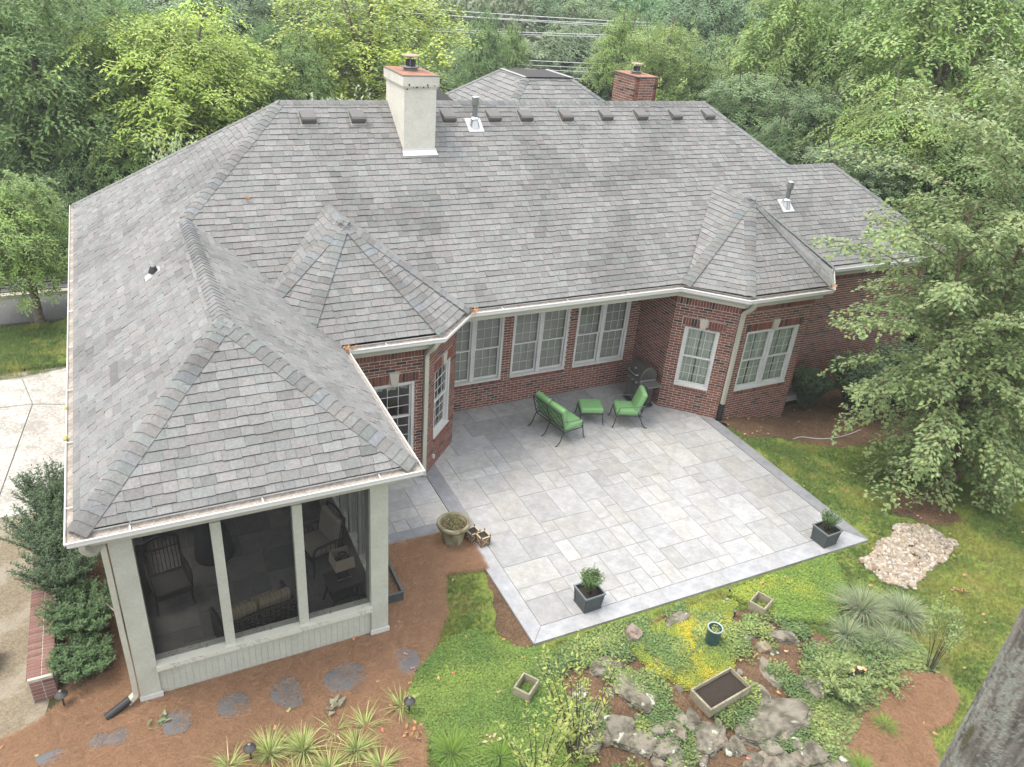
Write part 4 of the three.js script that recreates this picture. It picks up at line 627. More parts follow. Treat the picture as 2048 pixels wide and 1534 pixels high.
const rocks = [ // x, z, half width, half height, half depth, turn, seed, options, label
  [8.61, 5.98, 0.33, 0.13, 0.17, 0.2, 1, { lichen: 0.3 }, 'pale grey pointed rock lying nearest the patio edge'],
  [7.71, 5.98, 0.24, 0.20, 0.17, 0.9, 2, { lichen: 0.34, a: [0.15, 0.11, 0.09], b: [0.33, 0.27, 0.22] }, 'upright reddish brown rock between patio and yellow moss'],
  [7.15, 5.92, 0.17, 0.10, 0.14, 0.4, 3, { lichen: 0.4, a: [0.28, 0.22, 0.14], b: [0.42, 0.36, 0.28] }, 'small tan mossy rock just off the patio corner'],
  [6.92, 6.42, 0.36, 0.10, 0.22, -0.2, 4, { lichen: 0.36 }, 'flat grey brown slab behind the pale lichen slab'],
  [7.22, 7.0, 0.36, 0.10, 0.42, 0.4, 5, { lichen: 0.10 }, 'tilted square slab blotched with white lichen'],
  [6.29, 7.15, 0.2, 0.13, 0.18, 0.4, 6, { lichen: 0.12 }, 'lichen spotted stone beside the pale pink stone'],
  [6.55, 7.42, 0.33, 0.17, 0.28, 0.5, 7, { lichen: 0.2 }, 'squarish brown boulder at the front of the rock edge'],
  [6.72, 7.72, 0.24, 0.16, 0.22, 1.0, 8, { lichen: 0.2 }, 'rounded grey boulder next to the squarish brown boulder'],
  [7.05, 7.92, 0.28, 0.15, 0.2, 0.3, 9, { lichen: 0.25 }, 'low grey stone in the rock edge, third from the sapling'],
  [7.65, 8.02, 0.36, 0.17, 0.26, 0.2, 10, { lichen: 0.28 }, 'long grey boulder in the rock edge below the trough'],
  [8.72, 8.12, 0.80, 0.14, 0.46, -0.15, 11, { lichen: 0.42, moss: 0.34 }, 'very large flat brown slab beside the concrete trough'],
  [8.98, 8.78, 0.30, 0.17, 0.22, 0.4, 12, { lichen: 0.4 }, 'rounded brown boulder below the very large slab'],
  [8.42, 8.80, 0.30, 0.16, 0.2, -0.2, 13, { lichen: 0.36 }, 'grey boulder at the lower edge of the very large slab'],
  [7.02, 8.26, 0.28, 0.14, 0.18, 0.1, 14, { lichen: 0.22 }, 'speckled stone at the foot of the rock edge'],
  [8.05, 8.56, 0.19, 0.1, 0.13, 0.2, 15, {}, 'small wedge stone under the very large slab'],
  [10.13, 6.97, 0.28, 0.16, 0.2, -0.5, 16, { lichen: 0.16 }, 'white and grey lichened rock near the green pot'],
  [9.62, 7.02, 0.17, 0.13, 0.16, 0.5, 17, { a: [0.26, 0.2, 0.14], b: [0.38, 0.32, 0.25] }, 'tan egg shaped rock near the green pot'],
  [9.6, 6.7, 0.36, 0.09, 0.16, 0.3, 18, {}, 'long low stone half buried behind the tan rock'],
  [9.40, 7.45, 0.22, 0.06, 0.30, -0.4, 19, { lichen: 0.4, a: [0.2, 0.17, 0.13], b: [0.33, 0.3, 0.25] }, 'flat stone path slab leading up through the rock garden'],
  [8.93, 7.68, 0.24, 0.08, 0.27, 0.3, 20, {}, 'flat stone slab touching the trough end'],
  [9.86, 7.92, 0.28, 0.14, 0.25, 0.6, 21, { lichen: 0.24 }, 'grey block of stone beside the leafy low shrub'],
  [10.55, 7.37, 0.16, 0.09, 0.12, 0.5, 22, { a: [0.28, 0.22, 0.15], b: [0.42, 0.36, 0.28] }, 'small tan rounded rock by the tall grasses'],
  [9.43, 8.18, 0.3, 0.11, 0.2, -0.3, 23, { lichen: 0.2 }, 'low lichened stone above the very large slab'],
  [6.03, 5.98, 0.3, 0.05, 0.15, 0.3, 24, { a: [0.28, 0.2, 0.13], b: [0.42, 0.33, 0.24] }, 'thin tan flagstone behind the smaller square planter'],
  [6.33, 6.63, 0.17, 0.10, 0.14, 0.3, 25, { lichen: 0.02 }, 'almost white lichened stone behind the sapling'],
  [6.08, 6.83, 0.17, 0.09, 0.12, 0.8, 26, { lichen: 0.1 }, 'pale stone nearest the square planter in the ground cover'],
  [6.02, 7.42, 0.22, 0.12, 0.18, 0.2, 31, { lichen: 0.3 }, 'brown stone at the end of the rock edge'],
  [8.9, 9.08, 0.33, 0.12, 0.2, 0.2, 32, { lichen: 0.35 }, 'broad stone at the photo bottom below the round boulder'],
  [9.48, 8.64, 0.15, 0.07, 0.1, 0.4, 34, {}, 'single flat stone at the edge of the pine straw'],
  [9.43, 6.05, 0.2, 0.03, 0.08, 0.4, 37, { a: [0.28, 0.22, 0.15], b: [0.40, 0.34, 0.26] }, 'thin brown stone sliver by the small sprinkler'],
];
for (const [x, z, w, h, d, turn, seed, o, label] of rocks) { const k = tag(obj('garden_rock', rockGeo(seed * 7.3, w, h, d, o), M.rockV), label, 'rock', 'rocks of the rock garden'); k.position.set(x, H(x, z) + h * 0.22, z); k.rotation.y = turn; if (seed === 5) k.rotation.z = -0.12; }
{ // smaller stones wedged between, and the rough edge of stones along the front
  const r = rng(88), vs = [0, 1, 2, 3, 4, 5].map(k => rockGeo(200 + k * 9, 0.10, 0.07, 0.085, { lichen: [0.05, 0.3, 0.22, 0.4, 0.3, 0.26][k], ...(k > 3 ? { a: [0.13, 0.105, 0.08], b: [0.31, 0.27, 0.21] } : {}) }));
  for (let i = 0; i < 40; i++) { const x = lerp(6.2, 10.4, r()), z = lerp(5.95, 7.7, r()), k = tag(obj('small_stone', vs[i % 6], M.rockV), 'fist sized stone wedged between larger rocks of the garden', 'stone', 'small stones in the rock garden'); k.position.set(x, H(x, z) + 0.02, z); k.rotation.y = r() * 6; k.scale.setScalar(0.6 + r() * 0.8); }
  for (let i = 0; i < 44; i++) { const x = lerp(5.9, 9.5, (i + r()) / 44), z = 7.3 + (x - 6) * 0.46 + (r() - 0.4) * 0.95, k = tag(obj('edge_stone', vs[i % 6], M.rockV), 'weathered block in the rough stone edge along the garden front', 'stone', 'stones of the garden edge'); k.position.set(x, H(x, z) + 0.04, z); k.rotation.set(r() * 0.3, r() * 6, r() * 0.3); const q = 0.8 + r() * 1.0; k.scale.set(q * (1 + 0.4 * r()), q, q); }
}
// stepping stones sunk in pine straw
const STEPS = [];
[[2.31, 5.02, 0.26, 0.34, 'rounded slate stepping stone, clearest in the pine straw'], [3.17, 5.02, 0.33, 0.28, 'ragged slate stepping stone beyond the dried rosette'], [1.56, 4.9, 0.24, 0.26, 'squarish slate stepping stone below the middle screen'], [0.82, 4.92, 0.26, 0.24, 'slate stepping stone beside the fallen green leaves'], [0.06, 4.86, 0.15, 0.15, 'small round stepping stone in the straw by the drain pipe'], [-0.18, 4.84, 0.12, 0.13, 'half buried stepping stone next to the small round one'], [-0.71, 4.84, 0.24, 0.16, 'oval bluish stepping stone nearest the drive'], [4.13, 5.08, 0.2, 0.27, 'lilac grey stepping stone at the grass edge']].forEach(([x, z, w, d, label], i) => {
  const r = rng(60 + i), l = [], n = 6 + (i % 3), a0 = r() * 6; for (let k = 0; k < n; k++) { const a = a0 + (k + 0.5 * (r() - 0.5)) / n * 6.283, q = 0.78 + 0.4 * r(), c = Math.cos(a), s = Math.sin(a), b = 1 / Math.max(Math.abs(c), Math.abs(s)) ** 0.5; l.push([c * w * q * b, s * d * q * b]); }
  const o = tag(obj('stepping_stone', new Geo().prism(l, -0.04, 0.012), M.flag), label, 'stepping stone', 'stepping stones past the porch'); o.position.set(x, H(x, z) + 0.048, z); STEPS.push([x, z, w, d]); });

// ------------------------------------------------------------ planters and pots
{
  const y = H(5.83, 2.75), t = thing('stone_urn', 'large round weathered stone pot with rolled rim at the patio corner', 'pot', 5.83, y + 0.03, 2.72);
  obj('bowl', lathe([[0, 0], [0.18, 0], [0.19, 0.03], [0.215, 0.2], [0.25, 0.36], [0.265, 0.38], [0.30, 0.39], [0.315, 0.42], [0.31, 0.46], [0.295, 0.475], [0.255, 0.475], [0.245, 0.45], [0.24, 0.38], [0.0, 0.36]], 44), M.potStone, t);
  obj('soil', lathe([[0, 0.40], [0.12, 0.395], [0.24, 0.385]], 24), M.soil, t);
}
for (const [x, z, label] of [[6.20, 2.80, 'small wooden crate planter half hidden behind the other crate'], [6.33, 2.98, 'small wooden crate planter with crossed braces, nearer the patio front']]) {
  const t = thing('crate_planter', label, 'planter', x, 0.002, z, 0.15, 'wooden crate planters'), s = 0.095, h = 0.2;
  for (const a of [-1, 1]) for (const b of [-1, 1]) { obj('corner_post', merge([rbox(0.022, h + 0.03, 0.022, 0.003, 1, a * s, (h + 0.03) / 2, b * s), new THREE.ConeGeometry(0.012, 0.04, 8).translate(a * s, h + 0.05, b * s)]), M.wood, t); }
  for (let k = 0; k < 4; k++) { const g = new THREE.Group(); g.rotation.y = k * Math.PI / 2; t.add(g); g.name = 'side'; obj('panel', new Geo().box(-s, 0.01, s - 0.012, s, h - 0.01, s - 0.004), M.wood, g); obj('top_rail', rbox(2 * s, 0.016, 0.026, 0.003, 1, 0, h, s), M.woodPale, g); obj('bottom_rail', rbox(2 * s, 0.016, 0.014, 0.003, 1, 0, 0.02, s), M.wood, g); for (const q of [-1, 1]) { const b = obj('brace', rbox(2 * s * 1.28, 0.012, 0.008, 0.002, 1), M.woodPale, g); b.position.set(0, h / 2, s - (q < 0 ? 0.001 : 0.003)); b.rotation.z = q * 0.74; } }
  obj('liner', new Geo().box(-s + 0.012, 0.02, -s + 0.012, s - 0.012, h - 0.03, s - 0.012), M.black, t);
}
function frustum(g, b, t, y0, y1) { const q = [[-1, -1], [1, -1], [1, 1], [-1, 1]]; q.forEach((s, i) => { const e = q[(i + 1) % 4]; g.quad([s[0] * b, y0, s[1] * b], [e[0] * b, y0, e[1] * b], [e[0] * t, y1, e[1] * t], [s[0] * t, y1, s[1] * t]); }); return g; }
function boxPlanter(x, z, turn, label) {
  const t = thing('square_planter', label, 'planter', x, 0.002, z, turn, 'grey square planters'), b = 0.165, w = 0.19, h = 0.33;
  obj('body', frustum(frustum(new Geo(), b, w, 0, h), w - 0.02, b - 0.02, h, 0.02), M.zinc, t);
  for (let k = 0; k < 4; k++) { const g = new Geo(), f = (x, y) => { const q = lerp(b, w, y / h); return [x * q, y, q]; }, n = 0.008; const P = (x, y) => { const a = f(x, y); return [a[0], a[1], a[2] + n]; }; for (const [x0, x1, y0, y1] of [[-0.98, -0.8, 0.03, 0.3], [0.8, 0.98, 0.03, 0.3], [-0.8, 0.8, 0.03, 0.07], [-0.8, 0.8, 0.26, 0.3]]) { g.quad(P(x0, y0), P(x1, y0), P(x1, y1), P(x0, y1)); g.quad(f(x0, y0), P(x0, y0), P(x0, y1), f(x0, y1)).quad(f(x1, y0), P(x1, y0), P(x1, y1), f(x1, y1)).quad(f(x0, y0), P(x0, y0), P(x1, y0), f(x1, y0)).quad(f(x0, y1), P(x0, y1), P(x1, y1), f(x1, y1)); } const o = obj('panel_frame', g, M.zinc, t); o.rotation.y = k * Math.PI / 2; }
  const rim = new Geo(); rim.box(-w - 0.014, h - 0.012, w - 0.012, w + 0.014, h + 0.012, w + 0.014).box(-w - 0.014, h - 0.012, -w - 0.014, w + 0.014, h + 0.012, -w + 0.012).box(-w - 0.014, h - 0.012, -w + 0.012, -w + 0.012, h + 0.012, w - 0.012).box(w - 0.012, h - 0.012, -w + 0.012, w + 0.014, h + 0.012, w - 0.012); obj('rim', rim, std([0.22, 0.25, 0.27], { roughness: 0.5, metalness: 0.3 }), t);
  const ft = new Geo(); ft.box(-b - 0.012, 0, -b - 0.012, b + 0.012, 0.028, b + 0.012); obj('foot', ft, M.zinc, t); obj('soil', new Geo().box(-w + 0.02, 0.2, -w + 0.02, w - 0.02, 0.275, w - 0.02), M.dirt, t);
}
boxPlanter(7.385, 5.075, 0.03, 'dark grey square planter near the patio corner by the lichen rocks'); boxPlanter(12.71, 5.31, 0.05, 'dark grey square planter at the patio corner nearest the pebble bed');
function concretePlanter(x, z, turn, w, h, d, label, fill, y = H(x, z)) {
  const t = thing('concrete_planter', label, 'planter', x, y - 0.02, z, turn), k = 0.028; const g = new Geo(); const q = s => [[-w * s, -d * s], [w * s, -d * s], [w * s, d * s], [-w * s, d * s]], in2 = [[-w + k, -d + k], [w - k, -d + k], [w - k, d - k], [-w + k, d - k]];
  const o = q(0.95), T = q(1), C = q(0.975); for (let i = 0; i < 4; i++) { const j = (i + 1) % 4, a = (l, n, yy) => [l[n][0], yy, l[n][1]]; g.quad(a(o, i, 0), a(o, j, 0), a(T, j, h - 0.012), a(T, i, h - 0.012)).quad(a(T, i, h - 0.012), a(T, j, h - 0.012), a(C, j, h), a(C, i, h)).quad(a(C, i, h), a(C, j, h), a(in2, j, h), a(in2, i, h)).quad(a(in2, i, h), a(in2, j, h), a(in2, j, 0.02), a(in2, i, 0.02)); }
  obj('trough', g, M.concrete, t); obj('soil', new Geo().prism(in2, 0.02, fill), M.dirt, t);
}
concretePlanter(5.57, 6.30, 0.62, 0.17, 0.24, 0.14, 'empty pale concrete square planter in the green ground cover', 0.06);
concretePlanter(10.2, 6.27, 0.40, 0.18, 0.25, 0.15, 'empty pale concrete square planter near the tall grasses', 0.06);
concretePlanter(8.28, 7.52, 0.12, 0.44, 0.2, 0.22, 'long concrete trough of dark soil in the rock garden', 0.13, H(8.28, 7.52) + 0.02);
{ const t = thing('glazed_pot', 'tall dark teal glazed cylinder pot standing in moss', 'pot', 8.80, H(8.8, 6.66), 6.66); obj('body', lathe([[0, 0], [0.105, 0], [0.11, 0.02], [0.118, 0.36], [0.13, 0.375], [0.13, 0.4], [0.118, 0.405], [0.105, 0.39], [0.1, 0.3], [0, 0.29]], 40), M.pot, t); obj('rim', lathe([[0.131, 0.388], [0.129, 0.404], [0.117, 0.408], [0.106, 0.398]], 40), std([0.35, 0.45, 0.45], { roughness: 0.3 }), t); obj('soil', lathe([[0, 0.33], [0.105, 0.325]], 20), M.dirt, t); }
{ const t = thing('raised_planter', 'grey steel planter box of soil beside the porch post', 'planter', 4.31, H(4.3, 3.2), 3.35); const g = new Geo(), w = 0.17, d = 0.5, h = 0.24, k = 0.02; g.box(-w, 0, -d, -w + k, h, d).box(w - k, 0, -d, w, h, d).box(-w + k, 0, d - k, w - k, h, d - 0.0005).box(-w + k, 0, -d, w - k, h, -d + k); obj('walls', g, M.zinc, t); const r = new Geo(); r.box(-w - 0.01, h, d - 0.03, w + 0.01, h + 0.015, d + 0.01).box(w - 0.03, h, -d, w + 0.01, h + 0.0149, d - 0.03).box(-w - 0.01, h, -d, -w + 0.03, h + 0.0149, d - 0.03); obj('rim', r, M.zinc, t); obj('soil', new Geo().box(-w + k, 0.02, -d + k, w - k, 0.2, d - k), M.soil, t); }
// path lights, sprinklers
for (const [x, z, h, label] of [[1.64, 5.92, 0.36, 'black mushroom path light beside the striped grass clumps'], [3.82, 6.03, 0.36, 'black mushroom path light at the lawn edge'], [-0.60, 3.95, 0.33, 'bronze mushroom path light against the evergreen shrub']]) {
  const t = thing('path_light', label, 'path light', x, H(x, z), z, 0, 'path lights'); obj('stake', lathe([[0.014, 0], [0.011, h]], 10), M.iron, t); obj('shade', lathe([[0.085, h - 0.03], [0.08, h - 0.018], [0.045, h + 0.018], [0.02, h + 0.026], [0.018, h + 0.045], [0.0, h + 0.05]], 28), std([0.09, 0.085, 0.08], { roughness: 0.45, metalness: 0.5 }), t); obj('finial', lathe([[0.02, h + 0.045], [0.022, h + 0.055], [0, h + 0.062]], 16), std([0.25, 0.24, 0.23], { roughness: 0.4, metalness: 0.5 }), t); }
for (const [x, z, label] of [[9.65, 6.25, 'black pop up sprinkler head by the square concrete planter'], [9.95, 5.76, 'black sprinkler head at the patio edge']]) { const t = thing('sprinkler_head', label, 'sprinkler', x, H(x, z), z); obj('riser', lathe([[0.018, 0], [0.018, 0.13]], 12), M.black, t); obj('nozzle', lathe([[0.024, 0.12], [0.026, 0.15], [0.0, 0.155]], 12), M.lead, t); }
// hose lying on the soil
tag(obj('garden_hose', tube(curve([[15.3, 1.85], [15.7, 1.75], [16.2, 1.95], [16.8, 2.05], [17.6, 1.95]].map(q => [q[0], H(q[0], q[1]) + 0.03, q[1]]), 40), 0.016, 8), std([0.45, 0.46, 0.44])), 'thin grey hose lying on bare soil beside the brick bay', 'hose');

// ------------------------------------------------------------ green cushioned metal furniture
const cush = (w, h, d, r, x, y, z) => { const g = new RoundedBoxGeometry(w, h, d, 5, r); const P = g.attributes.position; for (let i = 0; i < P.count; i++) { const a = P.getX(i) / w * 2, b = P.getZ(i) / d * 2, c = P.getY(i) / h * 2; const k = (1 - a * a) * (1 - b * b); P.setY(i, P.getY(i) + Math.sign(c) * 0.012 * Math.max(0, k)); } g.computeVertexNormals(); return g.translate(x, y, z); };
function leg(parent, x, z, top, dx, dz, r = 0.013) { obj('leg', tube(curve([[x, top, z], [x + dx * 0.35, top * 0.62, z + dz * 0.35], [x + dx * 0.55, top * 0.3, z + dz * 0.55], [x + dx, 0.012, z + dz], [x + dx * 1.25, 0.008, z + dz * 1.25]], 12), r, 7), M.iron, parent); }
function seatPiece(name, label, x, z, turn, n) { // n seats wide; sits towards +z
  const t = thing(name, label, 'chair', x, 0.002, z, turn), w = 0.52 * n, hw = w / 2, bt = 0.31;
  obj('seat_frame', merge([[[-hw, -0.27], [hw, -0.27]], [[hw, -0.27], [hw, 0.29]], [[hw, 0.29], [-hw, 0.29]], [[-hw, 0.29], [-hw, -0.27]]].map(([a, b]) => tube([[a[0], bt, a[1]], [b[0], bt, b[1]]], 0.013, 7))), M.iron, t);
  const lean = y => -0.27 - 0.16 * (y - bt) / 0.5, posts = n === 2 ? [-hw, 0, hw] : [-hw, hw];
  const bk = []; for (const q of posts) bk.push(tube([[q, bt, -0.27], [q, 0.82, lean(0.82)]], 0.012, 7)); bk.push(tube([[-hw, 0.82, lean(0.82)], [hw, 0.82, lean(0.82)]], 0.012, 7), tube([[-hw, 0.42, lean(0.42)], [hw, 0.42, lean(0.42)]], 0.009, 6)); obj('back_frame', merge(bk), M.iron, t);
  for (let k = 0; k < n; k++) { const a = -hw + k * 0.52, b = a + 0.52, l = []; for (const [u0, v0, u1, v1] of [[0, 0, 1, 1], [1, 0, 0, 1], [0, 0.5, 0.5, 1], [0.5, 0, 1, 0.5], [0.5, 1, 1, 0.5], [0, 0.5, 0.5, 0]]) { const ya = lerp(0.42, 0.8, v0), yb = lerp(0.42, 0.8, v1); l.push(tube([[lerp(a, b, u0), ya, lean(ya) - 0.004], [lerp(a, b, u1), yb, lean(yb) - 0.004]], 0.007, 6)); } obj('lattice', merge(l), M.iron, t); }
  for (const q of posts) { leg(t, q, -0.27, bt, 0, -0.18); if (Math.abs(q) > 0.01) leg(t, q, 0.28, bt, Math.sign(q) * 0.02, 0.07); }
  for (const s of [-1, 1]) obj('arm', tube(curve([[s * hw, 0.60, lean(0.6)], [s * (hw + 0.035), 0.585, -0.1], [s * (hw + 0.05), 0.575, 0.14], [s * (hw + 0.035), 0.545, 0.24], [s * (hw + 0.012), 0.45, 0.25], [s * hw, bt + 0.01, 0.29]], 20), 0.011, 7), std([0.16, 0.17, 0.17], { roughness: 0.4, metalness: 0.4 }), t);
  for (let k = 0; k < n; k++) { const cx = -hw + (k + 0.5) * 0.52; obj('seat_cushion', cush(0.50, 0.14, 0.55, 0.05, cx, bt + 0.085, 0.03), M.cushion, t); const b = obj('back_cushion', cush(0.49, 0.52, 0.14, 0.055, 0, 0, 0), M.cushion, t); b.position.set(cx, 0.66, -0.265); b.rotation.x = -0.30; }
  return t;
}
// loveseat faces +x-ish, chair faces it, ottoman between
seatPiece('patio_loveseat', 'two seat black metal loveseat with light green cushions', 9.62, -0.06, Math.PI / 2 + 0.18, 2);
seatPiece('patio_chair', 'black metal armchair with light green cushions facing the loveseat', 11.38, 0.12, -Math.PI / 2 - 0.40 , 1);
{ const t = thing('ottoman', 'green cushioned metal ottoman between loveseat and armchair', 'ottoman', 10.58, -0.22, 0.002, 0); t.position.set(10.6, 0.002, -0.28); t.rotation.y = -0.35; obj('frame', merge([[[-0.27, -0.24], [0.27, -0.24]], [[0.27, -0.24], [0.27, 0.24]], [[0.27, 0.24], [-0.27, 0.24]], [[-0.27, 0.24], [-0.27, -0.24]]].map(([a, b]) => tube([[a[0], 0.28, a[1]], [b[0], 0.28, b[1]]], 0.013, 7))), M.iron, t); for (const a of [-1, 1]) for (const b of [-1, 1]) leg(t, a * 0.26, b * 0.23, 0.28, a * 0.04, b * 0.04); obj('cushion', cush(0.56, 0.14, 0.50, 0.05, 0, 0.365, 0), M.cushion, t); }
{ // gas grill in the corner
  const t = thing('gas_grill', 'dark grey gas grill with domed lid in the patio corner', 'grill', 12.24, 0.002, -0.62, -Math.PI / 2 - 0.05), body = std([0.075, 0.07, 0.066], { roughness: 0.5, metalness: 0.25 }), trim = std([0.17, 0.168, 0.163], { roughness: 0.45, metalness: 0.4 });
  obj('cart', rbox(0.62, 0.52, 0.42, 0.02, 2, 0, 0.36, 0), body, t); obj('base', rbox(0.72, 0.06, 0.5, 0.03, 3, 0, 0.06, 0), M.black, t);
  for (const s of [-1, 1]) obj('door', rbox(0.29, 0.44, 0.02, 0.01, 2, s * 0.15, 0.36, 0.215), trim, t);
  obj('firebox', rbox(0.66, 0.2, 0.48, 0.05, 3, 0, 0.70, 0), trim, t);
  const sh = new THREE.Shape(); sh.moveTo(-0.23, 0); sh.quadraticCurveTo(-0.25, 0.22, -0.06, 0.30); sh.quadraticCurveTo(0.12, 0.32, 0.2, 0.14); sh.lineTo(0.24, 0); sh.closePath();
  obj('lid', new THREE.ExtrudeGeometry(sh, { depth: 0.54, bevelEnabled: true, bevelSize: 0.02, bevelThickness: 0.03, bevelSegments: 3, curveSegments: 16 }).translate(0, 0, -0.27).rotateY(-Math.PI / 2).translate(0, 0.80, 0), std([0.105, 0.098, 0.09], { roughness: 0.38, metalness: 0.45 }), t);
  obj('lid_handle', tube(curve([[-0.2, 0.91, 0.25], [-0.18, 0.90, 0.30], [0, 0.90, 0.31], [0.18, 0.90, 0.30], [0.2, 0.91, 0.25]], 16), 0.011, 8), M.galv, t);
  obj('thermometer', new THREE.CylinderGeometry(0.028, 0.028, 0.02, 20).rotateX(1.0).translate(0, 1.0, 0.21), M.galv, t);
  for (let k = -1; k < 2; k++) obj('knob', new THREE.CylinderGeometry(0.022, 0.026, 0.04, 16).rotateX(Math.PI / 2).translate(k * 0.18, 0.69, 0.26), M.galv, t);
  for (const s of [-1, 1]) obj('side_shelf', rbox(0.30, 0.035, 0.42, 0.012, 2, s * 0.50, 0.76, 0), trim, t);
}

// ------------------------------------------------------------ wicker furniture inside the porch
function wickerChair(name, label, x, z, turn, w = 0.55, cushion = null) {
  const t = thing(name, label, 'chair', x, 0.002, z, turn), hw = w / 2, slat = (l) => merge(l);
  const seat = [tube([[-hw, 0.38, 0.26], [hw, 0.38, 0.26]], 0.022, 7), tube([[-hw, 0.38, -0.26], [hw, 0.38, -0.26]], 0.02, 7), tube([[-hw, 0.38, -0.26], [-hw, 0.38, 0.26]], 0.02, 7), tube([[hw, 0.38, -0.26], [hw, 0.38, 0.26]], 0.02, 7)]; obj('seat_frame', slat(seat), M.wicker, t);
  obj('seat', new Geo().box(-hw + 0.01, 0.365, -0.25, hw - 0.01, 0.385, 0.25), cushion ? M.wicker : std([0.10, 0.095, 0.085], { roughness: 0.9 }), t);
  obj('apron', new Geo().box(-hw, 0.27, 0.24, hw, 0.37, 0.26), M.wicker, t);
  const bk = []; for (const s of [-1, 1]) bk.push(tube(curve([[s * hw, 0.36, -0.26], [s * hw, 0.7, -0.32], [s * hw * 0.97, 1.0, -0.36]], 8), 0.022, 7)); bk.push(tube(curve([[-hw * 0.97, 1.0, -0.36], [0, 1.05, -0.37], [hw * 0.97, 1.0, -0.36]], 10), 0.024, 7)); for (let i = 1; i < 9; i++) bk.push(tube([[lerp(-hw, hw, i / 9), 0.38, -0.265], [lerp(-hw, hw, i / 9), 0.98, -0.36]], 0.007, 5)); bk.push(tube([[-hw, 0.82, -0.335], [hw, 0.82, -0.335]], 0.012, 6)); obj('backrest', merge(bk), M.wicker, t);
  for (const a of [-1, 1]) for (const b of [-1, 1]) obj('leg', tube([[a * hw, 0.38, b * 0.25], [a * hw, 0.1, b * 0.25], [a * (hw + 0.015), 0, b * 0.27]], [0.022, 0.019, 0.015], 7), M.wicker, t);
  for (const s of [-1, 1]) obj('arm', merge([tube(curve([[s * hw, 0.62, -0.29], [s * (hw + 0.02), 0.63, 0], [s * (hw + 0.02), 0.6, 0.22], [s * hw, 0.38, 0.26]], 14), 0.024, 7), ...[0.2, 0.4, 0.6, 0.8].map(k => tube([[s * hw, 0.39, lerp(-0.25, 0.2, k)], [s * (hw + 0.015), 0.61, lerp(-0.25, 0.2, k)]], 0.007, 5))]), M.wicker, t);
  if (cushion) { obj('seat_cushion', rbox(w - 0.04, 0.12, 0.5, 0.05, 4, 0, 0.445, 0.01), cushion, t); const b = obj('back_cushion', cush(w - 0.05, 0.5, 0.14, 0.06, 0, 0, 0), cushion, t); b.position.set(0, 0.74, -0.24); b.rotation.x = -0.18; }
  return t;
}
wickerChair('wicker_chair', 'dark wicker chair without cushion behind the first porch screen', 0.98, 2.45, 0.15);
wickerChair('wicker_armchair', 'dark wicker armchair with pale cushions behind the third porch screen', 3.40, 2.42, -Math.PI / 2 + 0.25, 0.62, M.tan);
{ const t = thing('wicker_loveseat', 'dark wicker loveseat with striped cushions seen from behind', 'sofa', 2.10, 0.002, 3.66, Math.PI + 0.18), hw = 0.56; const fr = []; for (let y = 0.12; y < 0.62; y += 0.05) fr.push(tube([[-hw, y, -0.3], [hw, y, -0.3]], 0.012, 5)); for (let k = 0; k <= 14; k++) fr.push(tube([[lerp(-hw, hw, k / 14), 0.1, -0.3], [lerp(-hw, hw, k / 14), 0.66, -0.31]], 0.009, 5)); fr.push(tube(curve([[-hw, 0.66, -0.31], [0, 0.70, -0.32], [hw, 0.66, -0.31]], 10), 0.028, 7)); obj('backrest', merge(fr), M.wicker, t); obj('seat', rbox(1.1, 0.1, 0.58, 0.02, 2, 0, 0.32, 0), M.wicker, t); for (const s of [-1, 1]) { obj('arm', merge([rbox(0.07, 0.07, 0.6, 0.03, 3, s * hw, 0.56, 0), rbox(0.05, 0.4, 0.56, 0.02, 2, s * hw, 0.34, 0)]), M.wicker, t); for (const b of [-0.27, 0.27]) obj('leg', tube([[s * (hw - 0.02), 0.3, b], [s * (hw - 0.02), 0, b]], 0.024, 7), M.wicker, t); obj('seat_cushion', rbox(0.52, 0.13, 0.54, 0.05, 4, s * 0.265, 0.43, 0.02), M.stripe, t); const b = obj('back_cushion', cush(0.52, 0.42, 0.15, 0.06, 0, 0, 0), M.stripe, t); b.position.set(s * 0.265, 0.66, -0.19); b.rotation.x = -0.2; } }
{ const t = thing('wicker_table', 'dark wicker side table behind the third porch screen', 'table', 3.52, 0.002, 3.52, 0.1); obj('table_top', rbox(0.54, 0.035, 0.46, 0.015, 3, 0, 0.53, 0), std([0.06, 0.055, 0.05], { roughness: 0.35 }), t); obj('apron', merge([rbox(0.48, 0.1, 0.02, 0.005, 1, 0, 0.47, 0.19), rbox(0.48, 0.1, 0.02, 0.005, 1, 0, 0.47, -0.19), rbox(0.02, 0.1, 0.36, 0.005, 1, 0.23, 0.47, 0), rbox(0.02, 0.1, 0.36, 0.005, 1, -0.23, 0.47, 0)]), M.wicker, t); for (const a of [-1, 1]) for (const b of [-1, 1]) obj('leg', tube(curve([[a * 0.22, 0.52, b * 0.18], [a * 0.2, 0.25, b * 0.165], [a * 0.25, 0, b * 0.21]], 8), 0.02, 7), M.wicker, t); obj('lower_shelf', rbox(0.38, 0.02, 0.32, 0.005, 1, 0, 0.2, 0), M.wicker, t); }
